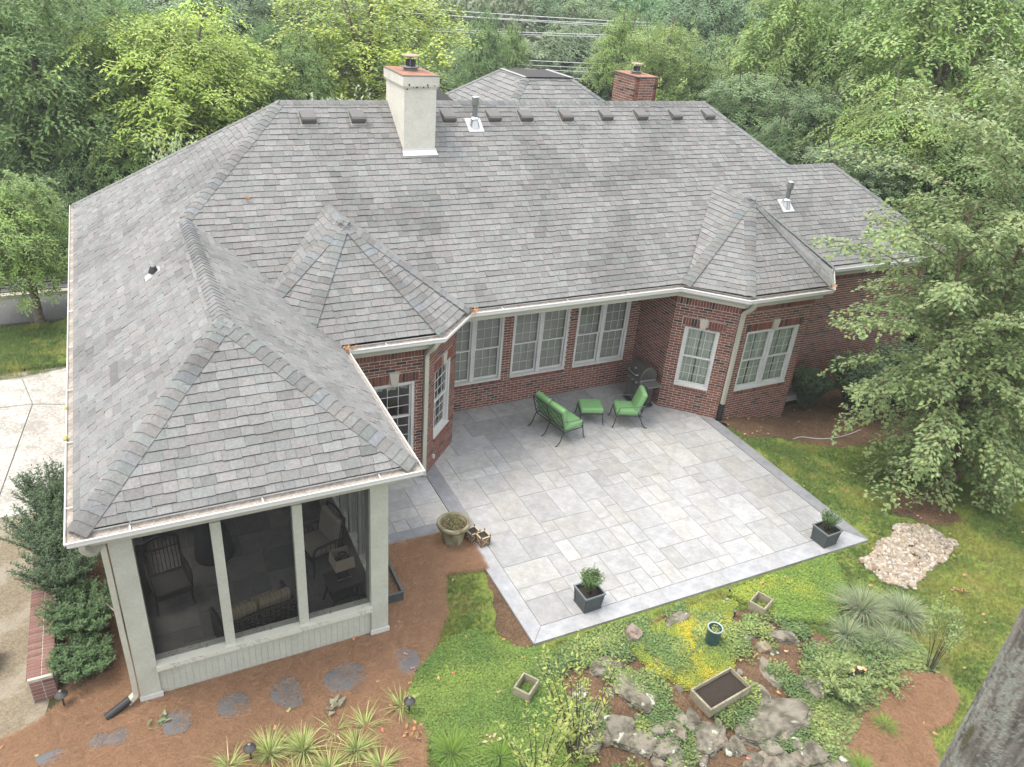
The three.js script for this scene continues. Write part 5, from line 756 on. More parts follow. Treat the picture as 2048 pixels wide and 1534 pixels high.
{ const t = thing('table_lamp', 'table lamp with square tan shade and coiled cord on the wicker table', 'lamp', 3.54, 0.552, 3.50, 0.1); obj('lamp_base', merge([rbox(0.22, 0.03, 0.18, 0.01, 2, 0, 0.015, 0), rbox(0.13, 0.24, 0.1, 0.01, 2, 0, 0.15, 0)]), M.black, t); obj('tray', merge([0, 1, 2, 3, 4, 5].map(k => rbox(0.03, 0.02, 0.02, 0.005, 1, -0.1 + k * 0.04, 0.035, 0.1))), M.galv, t); obj('lamp_shade', frustum(frustum(new Geo(), 0.165, 0.15, 0.27, 0.49), 0.147, 0.162, 0.488, 0.272), M.shade, t); obj('cord', tube(Array.from({ length: 60 }, (_, k) => [Math.cos(k * 0.42) * (0.07 + 0.005 * Math.sin(k)), 0.46 + 0.0004 * k, Math.sin(k * 0.42) * 0.045]), 0.005, 5), M.black, t); }
{ const t = thing('folded_cover', 'dark fabric covered stool deep inside the porch', 'stool', 1.75, 0.002, 1.55); obj('cover', lathe([[0.34, 0], [0.30, 0.35], [0.26, 0.52], [0.12, 0.56], [0, 0.565]], 14), M.dark, t); }

// ------------------------------------------------------------ plants
class Leaves {
  constructor() { this.p = []; this.c = []; }
  leaf(x, y, z, dx, dy, dz, nx, ny, nz, len, wid, c) { // rhombus folded slightly along its midrib
    let l = Math.hypot(dx, dy, dz) || 1; dx /= l; dy /= l; dz /= l;
    let sx = dy * nz - dz * ny, sy = dz * nx - dx * nz, sz = dx * ny - dy * nx; l = Math.hypot(sx, sy, sz) || 1; sx *= wid / l / 2; sy *= wid / l / 2; sz *= wid / l / 2;
    const ux = dx * len, uy = dy * len, uz = dz * len, m = 0.45, k = wid * 0.12;
    const ax = x, ay = y, az = z, bx = x + ux, by = y + uy, bz = z + uz, cx = x + ux * m + sx, cy = y + uy * m + sy + k, cz = z + uz * m + sz, ex = x + ux * m - sx, ey = y + uy * m - sy + k, ez = z + uz * m - sz;
    this.p.push(ax, ay, az, cx, cy, cz, bx, by, bz, ax, ay, az, bx, by, bz, ex, ey, ez); for (let i = 0; i < 6; i++) this.c.push(c[0], c[1], c[2]);
  }
  get() { const g = new THREE.BufferGeometry(); g.setAttribute('position', new THREE.Float32BufferAttribute(this.p, 3)); g.setAttribute('color', new THREE.Float32BufferAttribute(this.c, 3)); g.computeVertexNormals(); return g; }
}
const jit = (r, a = 0.25) => { const k = 1 - a + 2 * a * r(), h = (r() - 0.5) * 0.25; return [k * (1 + h), k, k * (1 - h * 0.6)]; };
// a spray is a leafy twig end; a crown is many sprays gathered in clumps round its limb ends (nominal radius 3 m)
const spray = (seed, n, len, leaf, wid, spread, dr) => { const r = rng(seed), L = new Leaves(); for (let i = 0; i < n; i++) { const t = (i + r()) / n, a = (i % 2 ? 1 : -1) * (0.5 + 0.7 * r()), x = len * t + (r() - 0.5) * 0.06, z = (r() - 0.5) * spread, y = (r() - 0.5) * spread * 0.8 - dr * t * t * len; L.leaf(x, y, z, Math.cos(a), -dr * 0.7 + (r() - 0.5) * 0.5, Math.sin(a), (r() - 0.5) * 0.9, 1, (r() - 0.5) * 0.9, leaf * (0.65 + 0.7 * r()), leaf * wid * (0.7 + 0.6 * r()), jit(r, 0.25)); } return L.get(); };
const sprays = [spray(1, 20, 0.36, 0.125, 0.5, 0.26, 0.25), spray(2, 22, 0.40, 0.14, 0.36, 0.24, 0.5), spray(3, 20, 0.34, 0.11, 0.6, 0.28, 0.15)];
function crown(seed, o = {}) {
  const { rx = 3, ry = 2.7, n = 100, per = 20, droop = 0.25, cone = 0, flatK = 0.42, clump = 0.2, sp = 0 } = o, r = rng(seed), ends = [], mats = [], cols = [], B = new THREE.Matrix4(), X = V(), Y = V(), Z = V();
  for (let i = 0; i < n; i++) {
    const a = i * 2.39996 + r() * 0.6, ys = 1 - 2 * (i + 0.5) / n, yy = Math.max(-0.75, ys + (r() - 0.5) * 0.15), q = Math.sqrt(Math.max(0, 1 - yy * yy)), rad = 0.42 + 0.58 * Math.pow(r(), 0.45), m = 0.86 + 0.85 * fbm(Math.cos(a) * q * 1.3 + seed, yy * 1.3, Math.sin(a) * q * 1.3, 2), ck = cone ? lerp(1.0, 0.25, (yy + 0.75) / 1.75 * cone) + 0.15 : 1;
    const cx = Math.cos(a) * q * rad * m * rx * ck, cy = yy * rad * m * ry, cz = Math.sin(a) * q * rad * m * rx * ck, cr = rx * (clump + 0.13 * r()) * (0.75 + 0.25 * ck), tone = 0.8 + 0.4 * r(), tx = Math.cos(a) * 0.5 * q, tz = Math.sin(a) * 0.5 * q, np = Math.round(per * (0.6 + 0.8 * r()));
    ends.push([cx, cy, cz]);
    for (let j = 0; j < np; j++) {
      const f = r() * 6.283, s = Math.sqrt(r()), c = Math.cos(f), e = Math.sin(f), rr = s * cr * (0.75 + 0.5 * r()), hgt = flatK * cr * (1 - s * s) * (0.35 + 0.65 * r()) - droop * s * s * cr * 0.55 - 0.3 * cr * r() * r();
      X.set(c * (0.4 + s) + (r() - 0.5) * 0.9, -droop * (0.2 + s) + (r() - 0.35) * 0.5, e * (0.4 + s) + (r() - 0.5) * 0.9).normalize(); Y.set(tx * 0.7 + (r() - 0.5) * 0.5, 1, tz * 0.7 + (r() - 0.5) * 0.5); Z.crossVectors(X, Y).normalize(); Y.crossVectors(Z, X);
      const k = 0.75 + 0.6 * r(); B.makeBasis(X.multiplyScalar(k), Y.multiplyScalar(k), Z.multiplyScalar(k)); B.setPosition(cx + c * rr, cy + hgt - (c * tx + e * tz) * rr * 0.55, cz + e * rr); mats.push(...B.elements);
      const v = tone * (0.85 + 0.3 * r()), h = (r() - 0.5) * 0.12; cols.push(v * (1 + h), v, v * (1 - h));
    }
  }
  return { sp, ends, m: new Float32Array(mats), c: new Float32Array(cols) };
}
function crownMesh(v, mat, parent) { const n = v.m.length / 16, o = new THREE.InstancedMesh(sprays[v.sp], mat, n); o.instanceMatrix = new THREE.InstancedBufferAttribute(v.m, 16); o.instanceColor = new THREE.InstancedBufferAttribute(v.c, 3); o.name = 'crown'; o.castShadow = o.receiveShadow = true; stuff(o); parent.add(o); return o; }
// plainer crown in one piece for the distant wood
function farCrown(seed) { const r = rng(seed), L = new Leaves(); for (let i = 0; i < 80; i++) { const a = i * 2.4, yy = 1 - 2 * (i + 0.5) / 80, q = Math.sqrt(1 - yy * yy), rad = 0.5 + 0.5 * r(), cx = Math.cos(a) * q * rad * 3, cy = yy * rad * 2.7, cz = Math.sin(a) * q * rad * 3, tn = 0.8 + 0.4 * r(); for (let j = 0; j < 130; j++) { const f = r() * 6.283, s = Math.sqrt(r()) * 0.85; L.leaf(cx + Math.cos(f) * s, cy + 0.4 * r() - 0.5 * s * s, cz + Math.sin(f) * s, r() - 0.5, r() * 0.6 - 0.5, r() - 0.5, r() - 0.5, 1, r() - 0.5, 0.16 + 0.1 * r(), 0.1 + 0.05 * r(), jit(r, 0.2).map(k => k * tn)); } } return L.get(); }
function trunkGeo(seed, ends, hc = 6, r0 = 0.24, nb = 16, ry = 2.7) {
  const r = rng(seed), l = [], top = [0.3 * (r() - 0.5), ry * 0.5, 0.3 * (r() - 0.5)], bend = [0.5 * (r() - 0.5), -hc * 0.45, 0.5 * (r() - 0.5)];
  const main = curve([[0, -hc - 0.3, 0], bend, [top[0] * 0.5, -0.6, top[2] * 0.5], top], 14); l.push(tube(main, main.map((q, i) => (i === 0 ? 1.35 : 1) * lerp(r0, r0 * 0.25, i / 14)), 9));
  ends.filter((_, i) => i % Math.ceil(ends.length / nb) === 0).forEach(e => { const k = Math.min(12, Math.max(5, Math.round(8 + e[1] * 0.9 - 1))), s = main[k], mid = [lerp(s[0], e[0], 0.5), lerp(s[1], e[1], 0.35), lerp(s[2], e[2], 0.5)]; const q = curve([s, mid, e], 6); l.push(tube(q, q.map((_, i) => lerp(r0 * 0.38, 0.02, i / 6)), 6)); });
  return merge(l);
}
const variants = [crown(1, {}), crown(2, { flatK: 0.5, droop: 0.2, sp: 2, n: 92, per: 17 }), crown(3, { n: 110, droop: 0.4, sp: 1 }), crown(4, { cone: 0.8, ry: 3.2, n: 90 }), crown(5, { n: 105, droop: 0.32, sp: 1, flatK: 0.38 }), crown(6, { n: 80, flatK: 0.55, clump: 0.24, per: 25, sp: 2 })].map((v, i) => ({ ...v, trunk: trunkGeo(50 + i, v.ends) }));
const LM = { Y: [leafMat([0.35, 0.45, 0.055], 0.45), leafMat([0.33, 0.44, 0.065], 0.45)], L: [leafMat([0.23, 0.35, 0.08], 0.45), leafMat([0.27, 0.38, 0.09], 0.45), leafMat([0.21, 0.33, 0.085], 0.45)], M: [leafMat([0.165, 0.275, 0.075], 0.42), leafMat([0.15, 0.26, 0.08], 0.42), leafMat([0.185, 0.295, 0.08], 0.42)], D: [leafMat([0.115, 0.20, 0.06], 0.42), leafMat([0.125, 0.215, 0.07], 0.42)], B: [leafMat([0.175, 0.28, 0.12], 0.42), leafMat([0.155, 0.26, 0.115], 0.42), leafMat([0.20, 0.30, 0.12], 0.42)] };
const trees = [ // kind, crown centre x, y, z, radius, half height, label
  ['M', -0.8, 4.9, -19.4, 3.4, 3.6, 'big mid green tree at the upper left beyond the street'],
  ['M', -0.3, 1.5, -19.8, 3.1, 2.4, 'mid green tree behind the far lawn, left of the roof hip'],
  ['M', 1.7, 2.6, -18.0, 2.3, 1.8, 'mid green tree just over the left roof hip'],
  ['L', -1.4, 2.0, -10.7, 1.7, 1.6, 'near tree with dark trunk standing on the far lawn by the street'],
  ['D', -0.9, 0.9, -16.5, 2.2, 2.2, 'dark green tree behind the near lawn tree'],
  ['Y', 3.7, 5.1, -19.4, 3.8, 2.7, 'broad yellow green tree with pale forked trunk, left of the white chimney'],
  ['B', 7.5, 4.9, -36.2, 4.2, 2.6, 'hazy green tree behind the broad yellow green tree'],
  ['M', 7.9, 4.2, -23.8, 1.3, 2.7, 'narrow green tree between the two yellow green trees'],
  ['Y', 11.6, 5.9, -21.1, 4.0, 3.0, 'second yellow green tree directly behind the white chimney'],
  ['B', 11.4, 4.9, -37.6, 3.0, 2.7, 'hazy tree above the gap between the yellow green trees'],
  ['M', 18.4, 4.8, -24.9, 1.7, 2.3, 'conical mid green tree between the white chimney and the flat roof deck',undefined,3],
  ['M', 20.5, 4.9, -26.1, 1.3, 1.7, 'small green tree beside the conical tree behind the flat deck',undefined,3],
  ['L', 23.2, 6.0, -20.0, 1.6, 1.8, 'light green tree behind the flat roof deck',undefined,3],
  ['L', 22.5, 6.2, -15.7, 1.8, 1.8, 'rounded light green tree behind the brick chimney'],
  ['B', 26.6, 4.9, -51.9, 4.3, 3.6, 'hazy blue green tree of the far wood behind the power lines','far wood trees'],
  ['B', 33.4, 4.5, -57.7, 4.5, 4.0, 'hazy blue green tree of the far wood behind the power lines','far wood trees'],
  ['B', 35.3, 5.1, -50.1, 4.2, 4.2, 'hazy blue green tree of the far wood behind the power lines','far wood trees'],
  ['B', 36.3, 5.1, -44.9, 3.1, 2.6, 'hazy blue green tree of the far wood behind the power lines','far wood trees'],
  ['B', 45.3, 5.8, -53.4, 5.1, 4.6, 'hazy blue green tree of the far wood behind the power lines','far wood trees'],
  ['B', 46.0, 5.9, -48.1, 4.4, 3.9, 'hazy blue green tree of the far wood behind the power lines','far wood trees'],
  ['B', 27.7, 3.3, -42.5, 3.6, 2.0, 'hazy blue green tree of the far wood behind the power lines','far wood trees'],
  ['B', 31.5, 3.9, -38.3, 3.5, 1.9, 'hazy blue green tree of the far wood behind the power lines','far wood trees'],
  ['B', 34.0, 6.8, -27.1, 3.7, 3.2, 'tall grey green tree with bare pale twigs right of the power lines'],
  ['M', 29.9, 5.3, -19.9, 2.5, 2.1, 'mid green tree right behind the brick chimney end of the ridge'],
  ['L', 27.9, 6.6, -13.7, 3.3, 3.7, 'light green spreading tree above the right end of the ridge'],
  ['M', 23.4, 5.2, -10.8, 2.3, 1.5, 'mid green tree just over the right hip of the main ridge'],
  ['L', 29.0, 7.5, -11.1, 2.8, 3.1, 'light yellowish tree behind the birch top'],
  ['L', 26.9, 8.1, -5.8, 3.6, 3.4, 'large bright tree with dark forked trunk at the upper right'],
  ['L', 23.9, 5.6, -4.4, 2.5, 2.0, 'drooping light green tree above the small lower ridge'],
  ['D', 23.9, 5.3, -7.5, 1.8, 1.7, 'dark ivy clad tree above the small lower ridge'],
  ['M', 24.8, 5.4, -1.3, 2.0, 2.3, 'mid green tree at the right picture edge behind the birch'],
  ['D', 22.1, 4.6, -3.9, 1.9, 1.1, 'dark green tree low behind the right hip'],
  ['M', 24.0, 2.6, 0.7, 1.7, 2.4, 'green tree behind the birch at the right picture edge'],
  ['D', 24.6, 2.2, -2.1, 2.8, 2.4, 'dark green tree hidden behind the birch crown'],
  ['M', 2.0, 4.6, -30.5, 2.8, 3.1, 'green tree behind the broad yellow green tree on its left'],
  ['M', -0.8, 5.4, -34.6, 3.7, 3.1, 'green tree top in the upper left picture corner'],
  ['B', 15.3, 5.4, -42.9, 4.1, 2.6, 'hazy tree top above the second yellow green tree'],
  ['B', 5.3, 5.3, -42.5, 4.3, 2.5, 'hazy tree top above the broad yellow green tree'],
  ['D', 5.7, 3.5, -21.0, 2.5, 1.6, 'dark green tree under the broad yellow green crown'],
  ['M', 8.1, 4.8, -18.7, 1.5, 1.6, 'green bushy tree left of the silvery shrub'],
  ['D', 2.8, 3.3, -22.2, 2.8, 2.0, 'dark tree filling below the broad yellow green crown on the left'],
  ['B', 38.3, 7.3, -28.7, 3.6, 3.1, 'hazy tree top left of the light spreading tree'],
  ['B', 41.2, 8.3, -26.0, 4.3, 2.9, 'hazy tree top above the light spreading tree'],
  ['B', 42.6, 8.7, -21.4, 4.2, 2.8, 'hazy tree top left of the large bright tree'],
  ['M', 35.6, 9.1, -10.9, 3.2, 2.7, 'green tree top in the upper right picture corner'],
  ['D', -2.9, -2.0, -18.5, 3.3, 1.6, 'dark tree low beyond the street behind the lawn tree'],
  ['D', 22.1, 4.6, -7.7, 1.3, 1.0, 'dark bushy tree just over the main right hip'],
  ['M', -1.7, 2.0, -23.9, 3.2, 2.4, 'mid green tree under the upper left tree'],
  ['D', 0.3, 1.9, -32.2, 3.2, 3.2, 'dark tree deep behind the left trees'],
  ['D', 10.3, 3.3, -25.3, 3.1, 1.3, 'dark low tree behind the ridge beside the white chimney'],
  ['D', 17.8, 3.4, -31.4, 3.7, 1.8, 'dark low tree behind the white chimney on its right'],
  ['M', 23.8, 5.2, -14.5, 1.6, 1.4, 'green bushy tree right of the brick chimney'],
  ['L', 25.9, 6.1, -3.4, 1.7, 1.7, 'light green tree behind the birch top at the right'],
  ['M', 24.0, 4.0, -2.9, 2.0, 1.6, 'green tree behind the middle of the birch'],
];
{
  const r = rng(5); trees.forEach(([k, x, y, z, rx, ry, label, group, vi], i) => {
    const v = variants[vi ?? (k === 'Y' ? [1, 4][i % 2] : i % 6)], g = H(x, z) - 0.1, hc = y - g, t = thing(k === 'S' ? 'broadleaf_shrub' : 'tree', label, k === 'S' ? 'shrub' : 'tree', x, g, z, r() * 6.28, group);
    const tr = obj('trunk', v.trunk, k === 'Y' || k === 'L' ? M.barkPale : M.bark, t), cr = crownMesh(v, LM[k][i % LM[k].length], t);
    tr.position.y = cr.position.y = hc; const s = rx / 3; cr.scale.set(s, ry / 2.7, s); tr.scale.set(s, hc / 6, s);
  });
}
{ // the wood far behind, one mass
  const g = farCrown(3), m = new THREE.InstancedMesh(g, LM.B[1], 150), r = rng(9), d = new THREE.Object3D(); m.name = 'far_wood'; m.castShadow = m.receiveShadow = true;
  for (let i = 0; i < 150; i++) { const a = lerp(-0.35, 1.45, (i % 50) / 49) + (r() - 0.5) * 0.03, D = 66 + (i / 50 | 0) * 15 + r() * 9; const x = 1.2 + Math.sin(a) * D, z = 13 - Math.cos(a) * D; d.position.set(x, H(x, z) + 3.2 + r() * 3 + (i / 50 | 0) * 2.4, z); d.rotation.y = r() * 6; const s = 1.4 + r() * 0.8; d.scale.set(s, s * (1.1 + 0.5 * r()), s); d.updateMatrix(); m.setMatrixAt(i, d.matrix); m.setColorAt(i, new THREE.Color().setRGB(0.75 + r() * 0.5, 0.8 + r() * 0.4, 0.8 + r() * 0.4)); }
  tag(m, 'far green wood closing the view behind the power lines', 'wood', null, 'stuff'); scene.add(m);
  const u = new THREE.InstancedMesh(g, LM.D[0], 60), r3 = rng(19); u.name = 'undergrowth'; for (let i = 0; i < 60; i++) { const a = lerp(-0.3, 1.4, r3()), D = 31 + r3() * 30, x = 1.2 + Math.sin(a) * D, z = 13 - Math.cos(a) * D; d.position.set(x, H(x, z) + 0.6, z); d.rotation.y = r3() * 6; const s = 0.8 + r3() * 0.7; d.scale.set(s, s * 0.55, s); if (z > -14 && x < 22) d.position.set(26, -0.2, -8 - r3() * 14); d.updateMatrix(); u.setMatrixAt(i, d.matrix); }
  tag(u, 'dark green undergrowth beneath the trees', 'undergrowth', null, 'stuff'); scene.add(u);
}
// power lines
[[[8, 6.4, -44], [40, 6.9, -29.5], 0.6], [[8, 6.1, -44], [40, 6.6, -29.5], 0.62], [[8, 5.9, -43.8], [40, 6.75, -29.3], 0.4], [[8, 4.9, -43.6], [40, 6.3, -29.3], 0.5], [[8, 4.75, -43.6], [40, 6.15, -29.3], 0.45], [[8, 3.6, -43], [40, 4.5, -28.5], 0.5], [[8, 3.35, -43], [40, 4.2, -28.5], 0.5], [[8, 3.1, -43], [40, 3.9, -28.5], 0.4], [[8, 2.6, -43], [40, 3.5, -28.5], 0.4]].forEach(([a, b, s]) => { const pts = []; for (let i = 0; i <= 24; i++) { const t = i / 24; pts.push([lerp(a[0], b[0], t), lerp(a[1], b[1], t) - s * 4 * t * (1 - t) * 0.4, lerp(a[2], b[2], t)]); } tag(obj('power_line', tube(pts, 0.022, 5), std([0.8, 0.81, 0.82])), 'thin pale power line strung in front of the far wood', 'power line', 'power lines before the wood'); });

// river birch beside the house: several stems, arching branches, drooping twigs
{
  const r = rng(71), bx = 17.1, bz = 4.75, t = thing('birch_tree', 'tall airy birch with drooping pale green leaves beside the brick bay', 'tree', bx, H(bx, bz) - 0.05, bz), L = new Leaves(), wood = [], twigs = [];
  const stems = [[[0, 0, 0], [0.12, 2.2, -0.15], [0.3, 4.6, -0.5], [0.45, 7.0, -0.9], [0.5, 8.6, -1.05]], [[0.1, 0, 0.1], [0.5, 1.8, 0.1], [1.0, 3.8, 0.2], [1.5, 6.0, 0.3]], [[-0.12, 0, 0.05], [-0.5, 1.6, -0.05], [-0.9, 3.2, -0.4], [-1.1, 5.0, -0.8], [-1.1, 6.2, -1.0]], [[0.05, 0, -0.1], [0.3, 1.6, -0.5], [0.7, 3.4, -1.1], [0.9, 5.2, -1.5]]].map(s => curve(s, 24));
  stems.forEach((s, k) => wood.push(tube(s, s.map((_, i) => lerp(k ? 0.06 : 0.085, 0.012, i / 24)), 8)));
  const leafAt = (x, y, z, dx, dy, dz) => { const c = jit(r, 0.22); L.leaf(x, y, z, dx + (r() - 0.5) * 2.2, dy - 0.2 + (r() - 0.5) * 0.9, dz + (r() - 0.5) * 2.2, (r() - 0.5) * 1.3, 1, (r() - 0.5) * 1.3, 0.075 + 0.045 * r(), 0.055 + 0.028 * r(), c); };
  stems.forEach((s, k) => { const nb = k ? 34 : 62; for (let b = 0; b < nb; b++) {
    const f = 0.14 + 0.86 * (b + r()) / nb, i = Math.min(23, f * 24 | 0), o = s[i], h = f, a = b * 2.4 + r() * 0.8 + k, len = (k ? 1.75 : 2.35) * (0.35 + 0.9 * Math.sin(Math.PI * Math.min(1, 0.18 + 0.78 * (1 - h)))) * (0.6 + 0.5 * r()) * (h > 0.85 ? 0.6 : 1) * (Math.cos(a) < -0.2 ? 1.28 : 1);
    const c = Math.cos(a), e = Math.sin(a), rise = lerp(0.3, 0.95, h) * (0.6 + 0.8 * r()), pts = []; for (let q = 0; q <= 8; q++) { const u = q / 8; pts.push([o[0] + c * len * u + (r() - 0.5) * 0.05, o[1] + len * (rise * u - (0.3 + 0.36 * (1 - h)) * u * u * 1.2), o[2] + e * len * u + (r() - 0.5) * 0.05]); }
    wood.push(tube(pts, pts.map((_, q) => lerp(0.017, 0.004, q / 8)), 5));
    const nt = 5 + len * 7 | 0; for (let w = 0; w < nt; w++) { const u = 0.18 + 0.82 * (w + r()) / nt, q = Math.min(7, u * 8 | 0), fr = u * 8 - q, P = [0, 1, 2].map(n => lerp(pts[q][n], pts[q + 1][n], fr)), sd = w % 2 ? 1 : -1, ta = a + sd * (0.5 + 0.7 * r()), tl = (0.2 + 0.42 * r()) * (1.15 - 0.35 * u), tc = Math.cos(ta), te = Math.sin(ta), dr = 0.05 + 0.5 * r();
      const end = [P[0] + tc * tl, P[1] - dr * tl, P[2] + te * tl]; if (w % 2) twigs.push(tube([P, [lerp(P[0], end[0], 0.5), lerp(P[1], end[1], 0.35), lerp(P[2], end[2], 0.5)], end], 0.003, 3));
      const nl = 10 + tl * 28 | 0; for (let n = 0; n < nl; n++) { const v = (n + r()) / nl; leafAt(lerp(P[0], end[0], v) + (r() - 0.5) * 0.14, lerp(P[1], end[1], v * (0.6 + 0.4 * v)) + (r() - 0.5) * 0.22, lerp(P[2], end[2], v) + (r() - 0.5) * 0.14, tc, -dr, te); } }
  } });
  obj('trunk', merge([...wood, ...twigs]), std([1, 1, 1], { map: M.barkPale.map, roughness: 0.95 }), t).material.color.setRGB(0.6, 0.5, 0.43);
  obj('crown', L.get(), leafMat([0.25, 0.335, 0.125], 0.45), t);
}
{ // leaning foreground trunk with lichen, its crown above the picture
  const x = 6.05, z = 11.59, t = thing('oak_tree', 'thick grey lichen covered trunk standing close at the picture corner', 'tree', x, H(x, z) - 0.1, z), pts = [], rad = [], seg = 110, ys = []; for (let y = 0; y < 3; y += 0.12) ys.push(y); for (let y = 3; y < 8; y += 0.013) ys.push(y); for (let y = 8; y <= 15; y += 0.15) ys.push(y); const n = ys.length - 1;
  const P = [], C = [], U = [], I = []; for (let i = 0; i <= n; i++) { const y = ys[i], r0 = lerp(0.245, 0.16, y / 15) * (1 + 0.7 * Math.exp(-y * 1.6)); for (let k = 0; k <= seg; k++) { const a = k / seg * Math.PI * 2, c = Math.cos(a), s = Math.sin(a), nz = fbm(c * 5, y * 3.2, s * 5, 4), rr = r0 * (1 + 0.10 * Math.abs(nz) + 0.06 * fbm(c * 12, y * 7, s * 12, 3)); P.push(c * rr + 0.03 * Math.sin(y * 0.4), y, s * rr); U.push(a * 0.27, y);
    const li = fbm(c * 2.6 + 3, y * 2.4, s * 2.6, 4), l2 = fbm(c * 8 + 1, y * 32, s * 8 + 5, 4), ms = fbm(c * 1.2, y * 1.0 + 7, s * 1.2, 3); let col = mix3([0.12, 0.105, 0.09], [0.30, 0.275, 0.245], sat(nz, -0.25, 0.3)); if (l2 + li * 0.6 > 0.03) col = mix3(col, [0.36, 0.40, 0.34], 0.6 * sat(l2 + li * 0.8, 0.0, 0.16)); if (ms > 0.22) col = mix3(col, [0.085, 0.075, 0.03], 0.85 * sat(ms, 0.22, 0.3)); C.push(...col); } }
  for (let i = 0; i < n; i++) for (let k = 0; k < seg; k++) { const a = i * (seg + 1) + k, b = a + seg + 1; I.push(a, b, a + 1, b, b + 1, a + 1); }
  const g = new THREE.BufferGeometry(); g.setAttribute('position', new THREE.Float32BufferAttribute(P, 3)); g.setAttribute('color', new THREE.Float32BufferAttribute(C, 3)); g.setAttribute('uv', new THREE.Float32BufferAttribute(U, 2)); g.setIndex(I); g.computeVertexNormals(); obj('trunk', g, M.barkV, t);
  const cr = crownMesh(variants[1], LM.L[0], t); cr.position.y = 16.5; cr.scale.set(0.8, 0.7, 0.8);
}
// bushes: many thin stems carrying small leaves
function bush(name, label, category, x, z, o) {
  const { h = 0.6, w = 0.4, n = 60, per = 26, leaf = 0.04, wid = 0.45, m, seed = 1, y = H(x, z), up = 0.7, stem = 0.006, bare = 0.15, group, droop = 0.1 } = o, r = rng(seed), t = thing(name, label, category, x, y, z, 0, group), L = new Leaves(), st = [];
  for (let i = 0; i < n; i++) { const a = r() * 6.283, q = Math.sqrt(r()), ex = Math.cos(a) * q * w, ez = Math.sin(a) * q * w * (o.depth || 1), ey = h * (0.45 + 0.55 * (1 - q * q * (1 - up)) * (0.6 + 0.4 * r())), b = [ex * 0.15, 0, ez * 0.15], c = curve([b, [ex * 0.45, ey * 0.5, ez * 0.45], [ex, ey, ez]], 6); if (i % 2 === 0 || n < 30) st.push(tube(c, c.map((_, k) => lerp(stem, stem * 0.3, k / 6)), 5));
    for (let j = 0; j < per; j++) { const v = bare + (1 - bare) * Math.pow((j + r()) / per, 0.7), k = Math.min(5, v * 6 | 0), f = v * 6 - k, P = [0, 1, 2].map(e => lerp(c[k][e], c[k + 1][e], f) + (r() - 0.5) * (o.spray || 0)), la = r() * 6.283; L.leaf(P[0] + (r() - 0.5) * leaf, P[1] + (r() - 0.5) * leaf, P[2] + (r() - 0.5) * leaf, Math.cos(la), up * 0.9 - droop + (r() - 0.5) * 0.6, Math.sin(la), (r() - 0.5), 1, (r() - 0.5), leaf * (0.7 + 0.6 * r()), leaf * wid, jit(r, 0.28)); } }
  obj('stems', merge(st), M.bark, t); obj('foliage', L.get(), m, t); return t;
}
const G1 = leafMat([0.13, 0.21, 0.06]), G2 = leafMat([0.06, 0.11, 0.042], 0.25), G3 = leafMat([0.36, 0.42, 0.10], 0.45), G4 = leafMat([0.105, 0.19, 0.05]), G5 = leafMat([0.23, 0.30, 0.10]);
bush('boxwood_shrub', 'upright small leaved shrub in the planter by the lichen rocks', 'shrub', 7.385, 5.075, { y: 0.275, h: 0.43, w: 0.23, n: 105, per: 24, leaf: 0.037, m: G4, seed: 3, up: 0.85 });
bush('boxwood_sprig', 'single tall sprig rising from the shrub in the planter by the rocks', 'shrub', 7.43, 5.06, { y: 0.275, h: 0.55, w: 0.08, n: 9, per: 30, leaf: 0.034, m: G4, seed: 4, up: 1.2, bare: 0.4 });
bush('boxwood_shrub', 'small leaved shrub in the planter nearest the pebble bed', 'shrub', 12.71, 5.31, { y: 0.275, h: 0.42, w: 0.22, n: 75, per: 22, leaf: 0.037, m: G4, seed: 5, up: 0.85 });
[[-0.72, -0.2, 1.25, 0.62, 'evergreen shrub at the far end of the drive bed'], [-0.75, 0.8, 1.2, 0.72, 'widest dark evergreen shrub leaning over the drive'], [-0.55, 1.75, 1.1, 0.72, 'evergreen shrub in the middle of the drive bed'], [-0.28, 2.75, 0.8, 0.62, 'lower evergreen shrub behind the brick edging'], [-0.3, 3.55, 0.5, 0.46, 'smallest bright evergreen shrub by the bronze path light']].forEach(([x, z, h, w, label], i) => bush('evergreen_shrub', label, 'shrub', x, z, { h, w, n: 150, per: 60, leaf: 0.055, wid: 0.38, m: i > 2 ? leafMat([0.075, 0.14, 0.045], 0.25) : G2, seed: 20 + i, up: 0.8, stem: 0.008, bare: 0.25, droop: 0.3, y: -0.05, group: 'evergreen shrubs by the drive' }));
tag(obj('fallen_branch', tube(curve([[-0.02, 0.62, 2.72], [0.1, 0.6, 2.9], [0.22, 0.56, 3.1]], 8), 0.014, 6), M.barkPale), 'pale dead branch lying on the evergreen shrub', 'branch');
bush('sapling', 'yellow green twiggy sapling at the front of the rock garden', 'shrub', 5.75, 7.55, { h: 1.7, w: 0.85, n: 20, per: 30, leaf: 0.08, wid: 0.42, m: G3, seed: 31, up: 0.95, stem: 0.011, bare: 0.35 });
bush('sapling', 'second yellow green sapling nearest the picture bottom', 'shrub', 5.0, 7.75, { h: 1.35, w: 0.75, n: 18, per: 28, leaf: 0.075, wid: 0.42, m: G3, seed: 32, up: 0.95, stem: 0.01, bare: 0.3 });
bush('leafy_shrub', 'low light green leafy shrub beside the cut stumps', 'shrub', 10.15, 8.15, { h: 0.5, w: 0.5, n: 40, per: 30, leaf: 0.075, wid: 0.42, m: G5, seed: 33, up: 0.7 });
bush('bare_stemmed_shrub', 'thin dark stemmed shrub with a small leafy top by the straw', 'shrub', 11.95, 8.42, { h: 1.3, w: 0.36, n: 10, per: 110, leaf: 0.055, wid: 0.5, m: G5, seed: 34, up: 1.0, stem: 0.0075, bare: 0.62, spray: 0.16 });
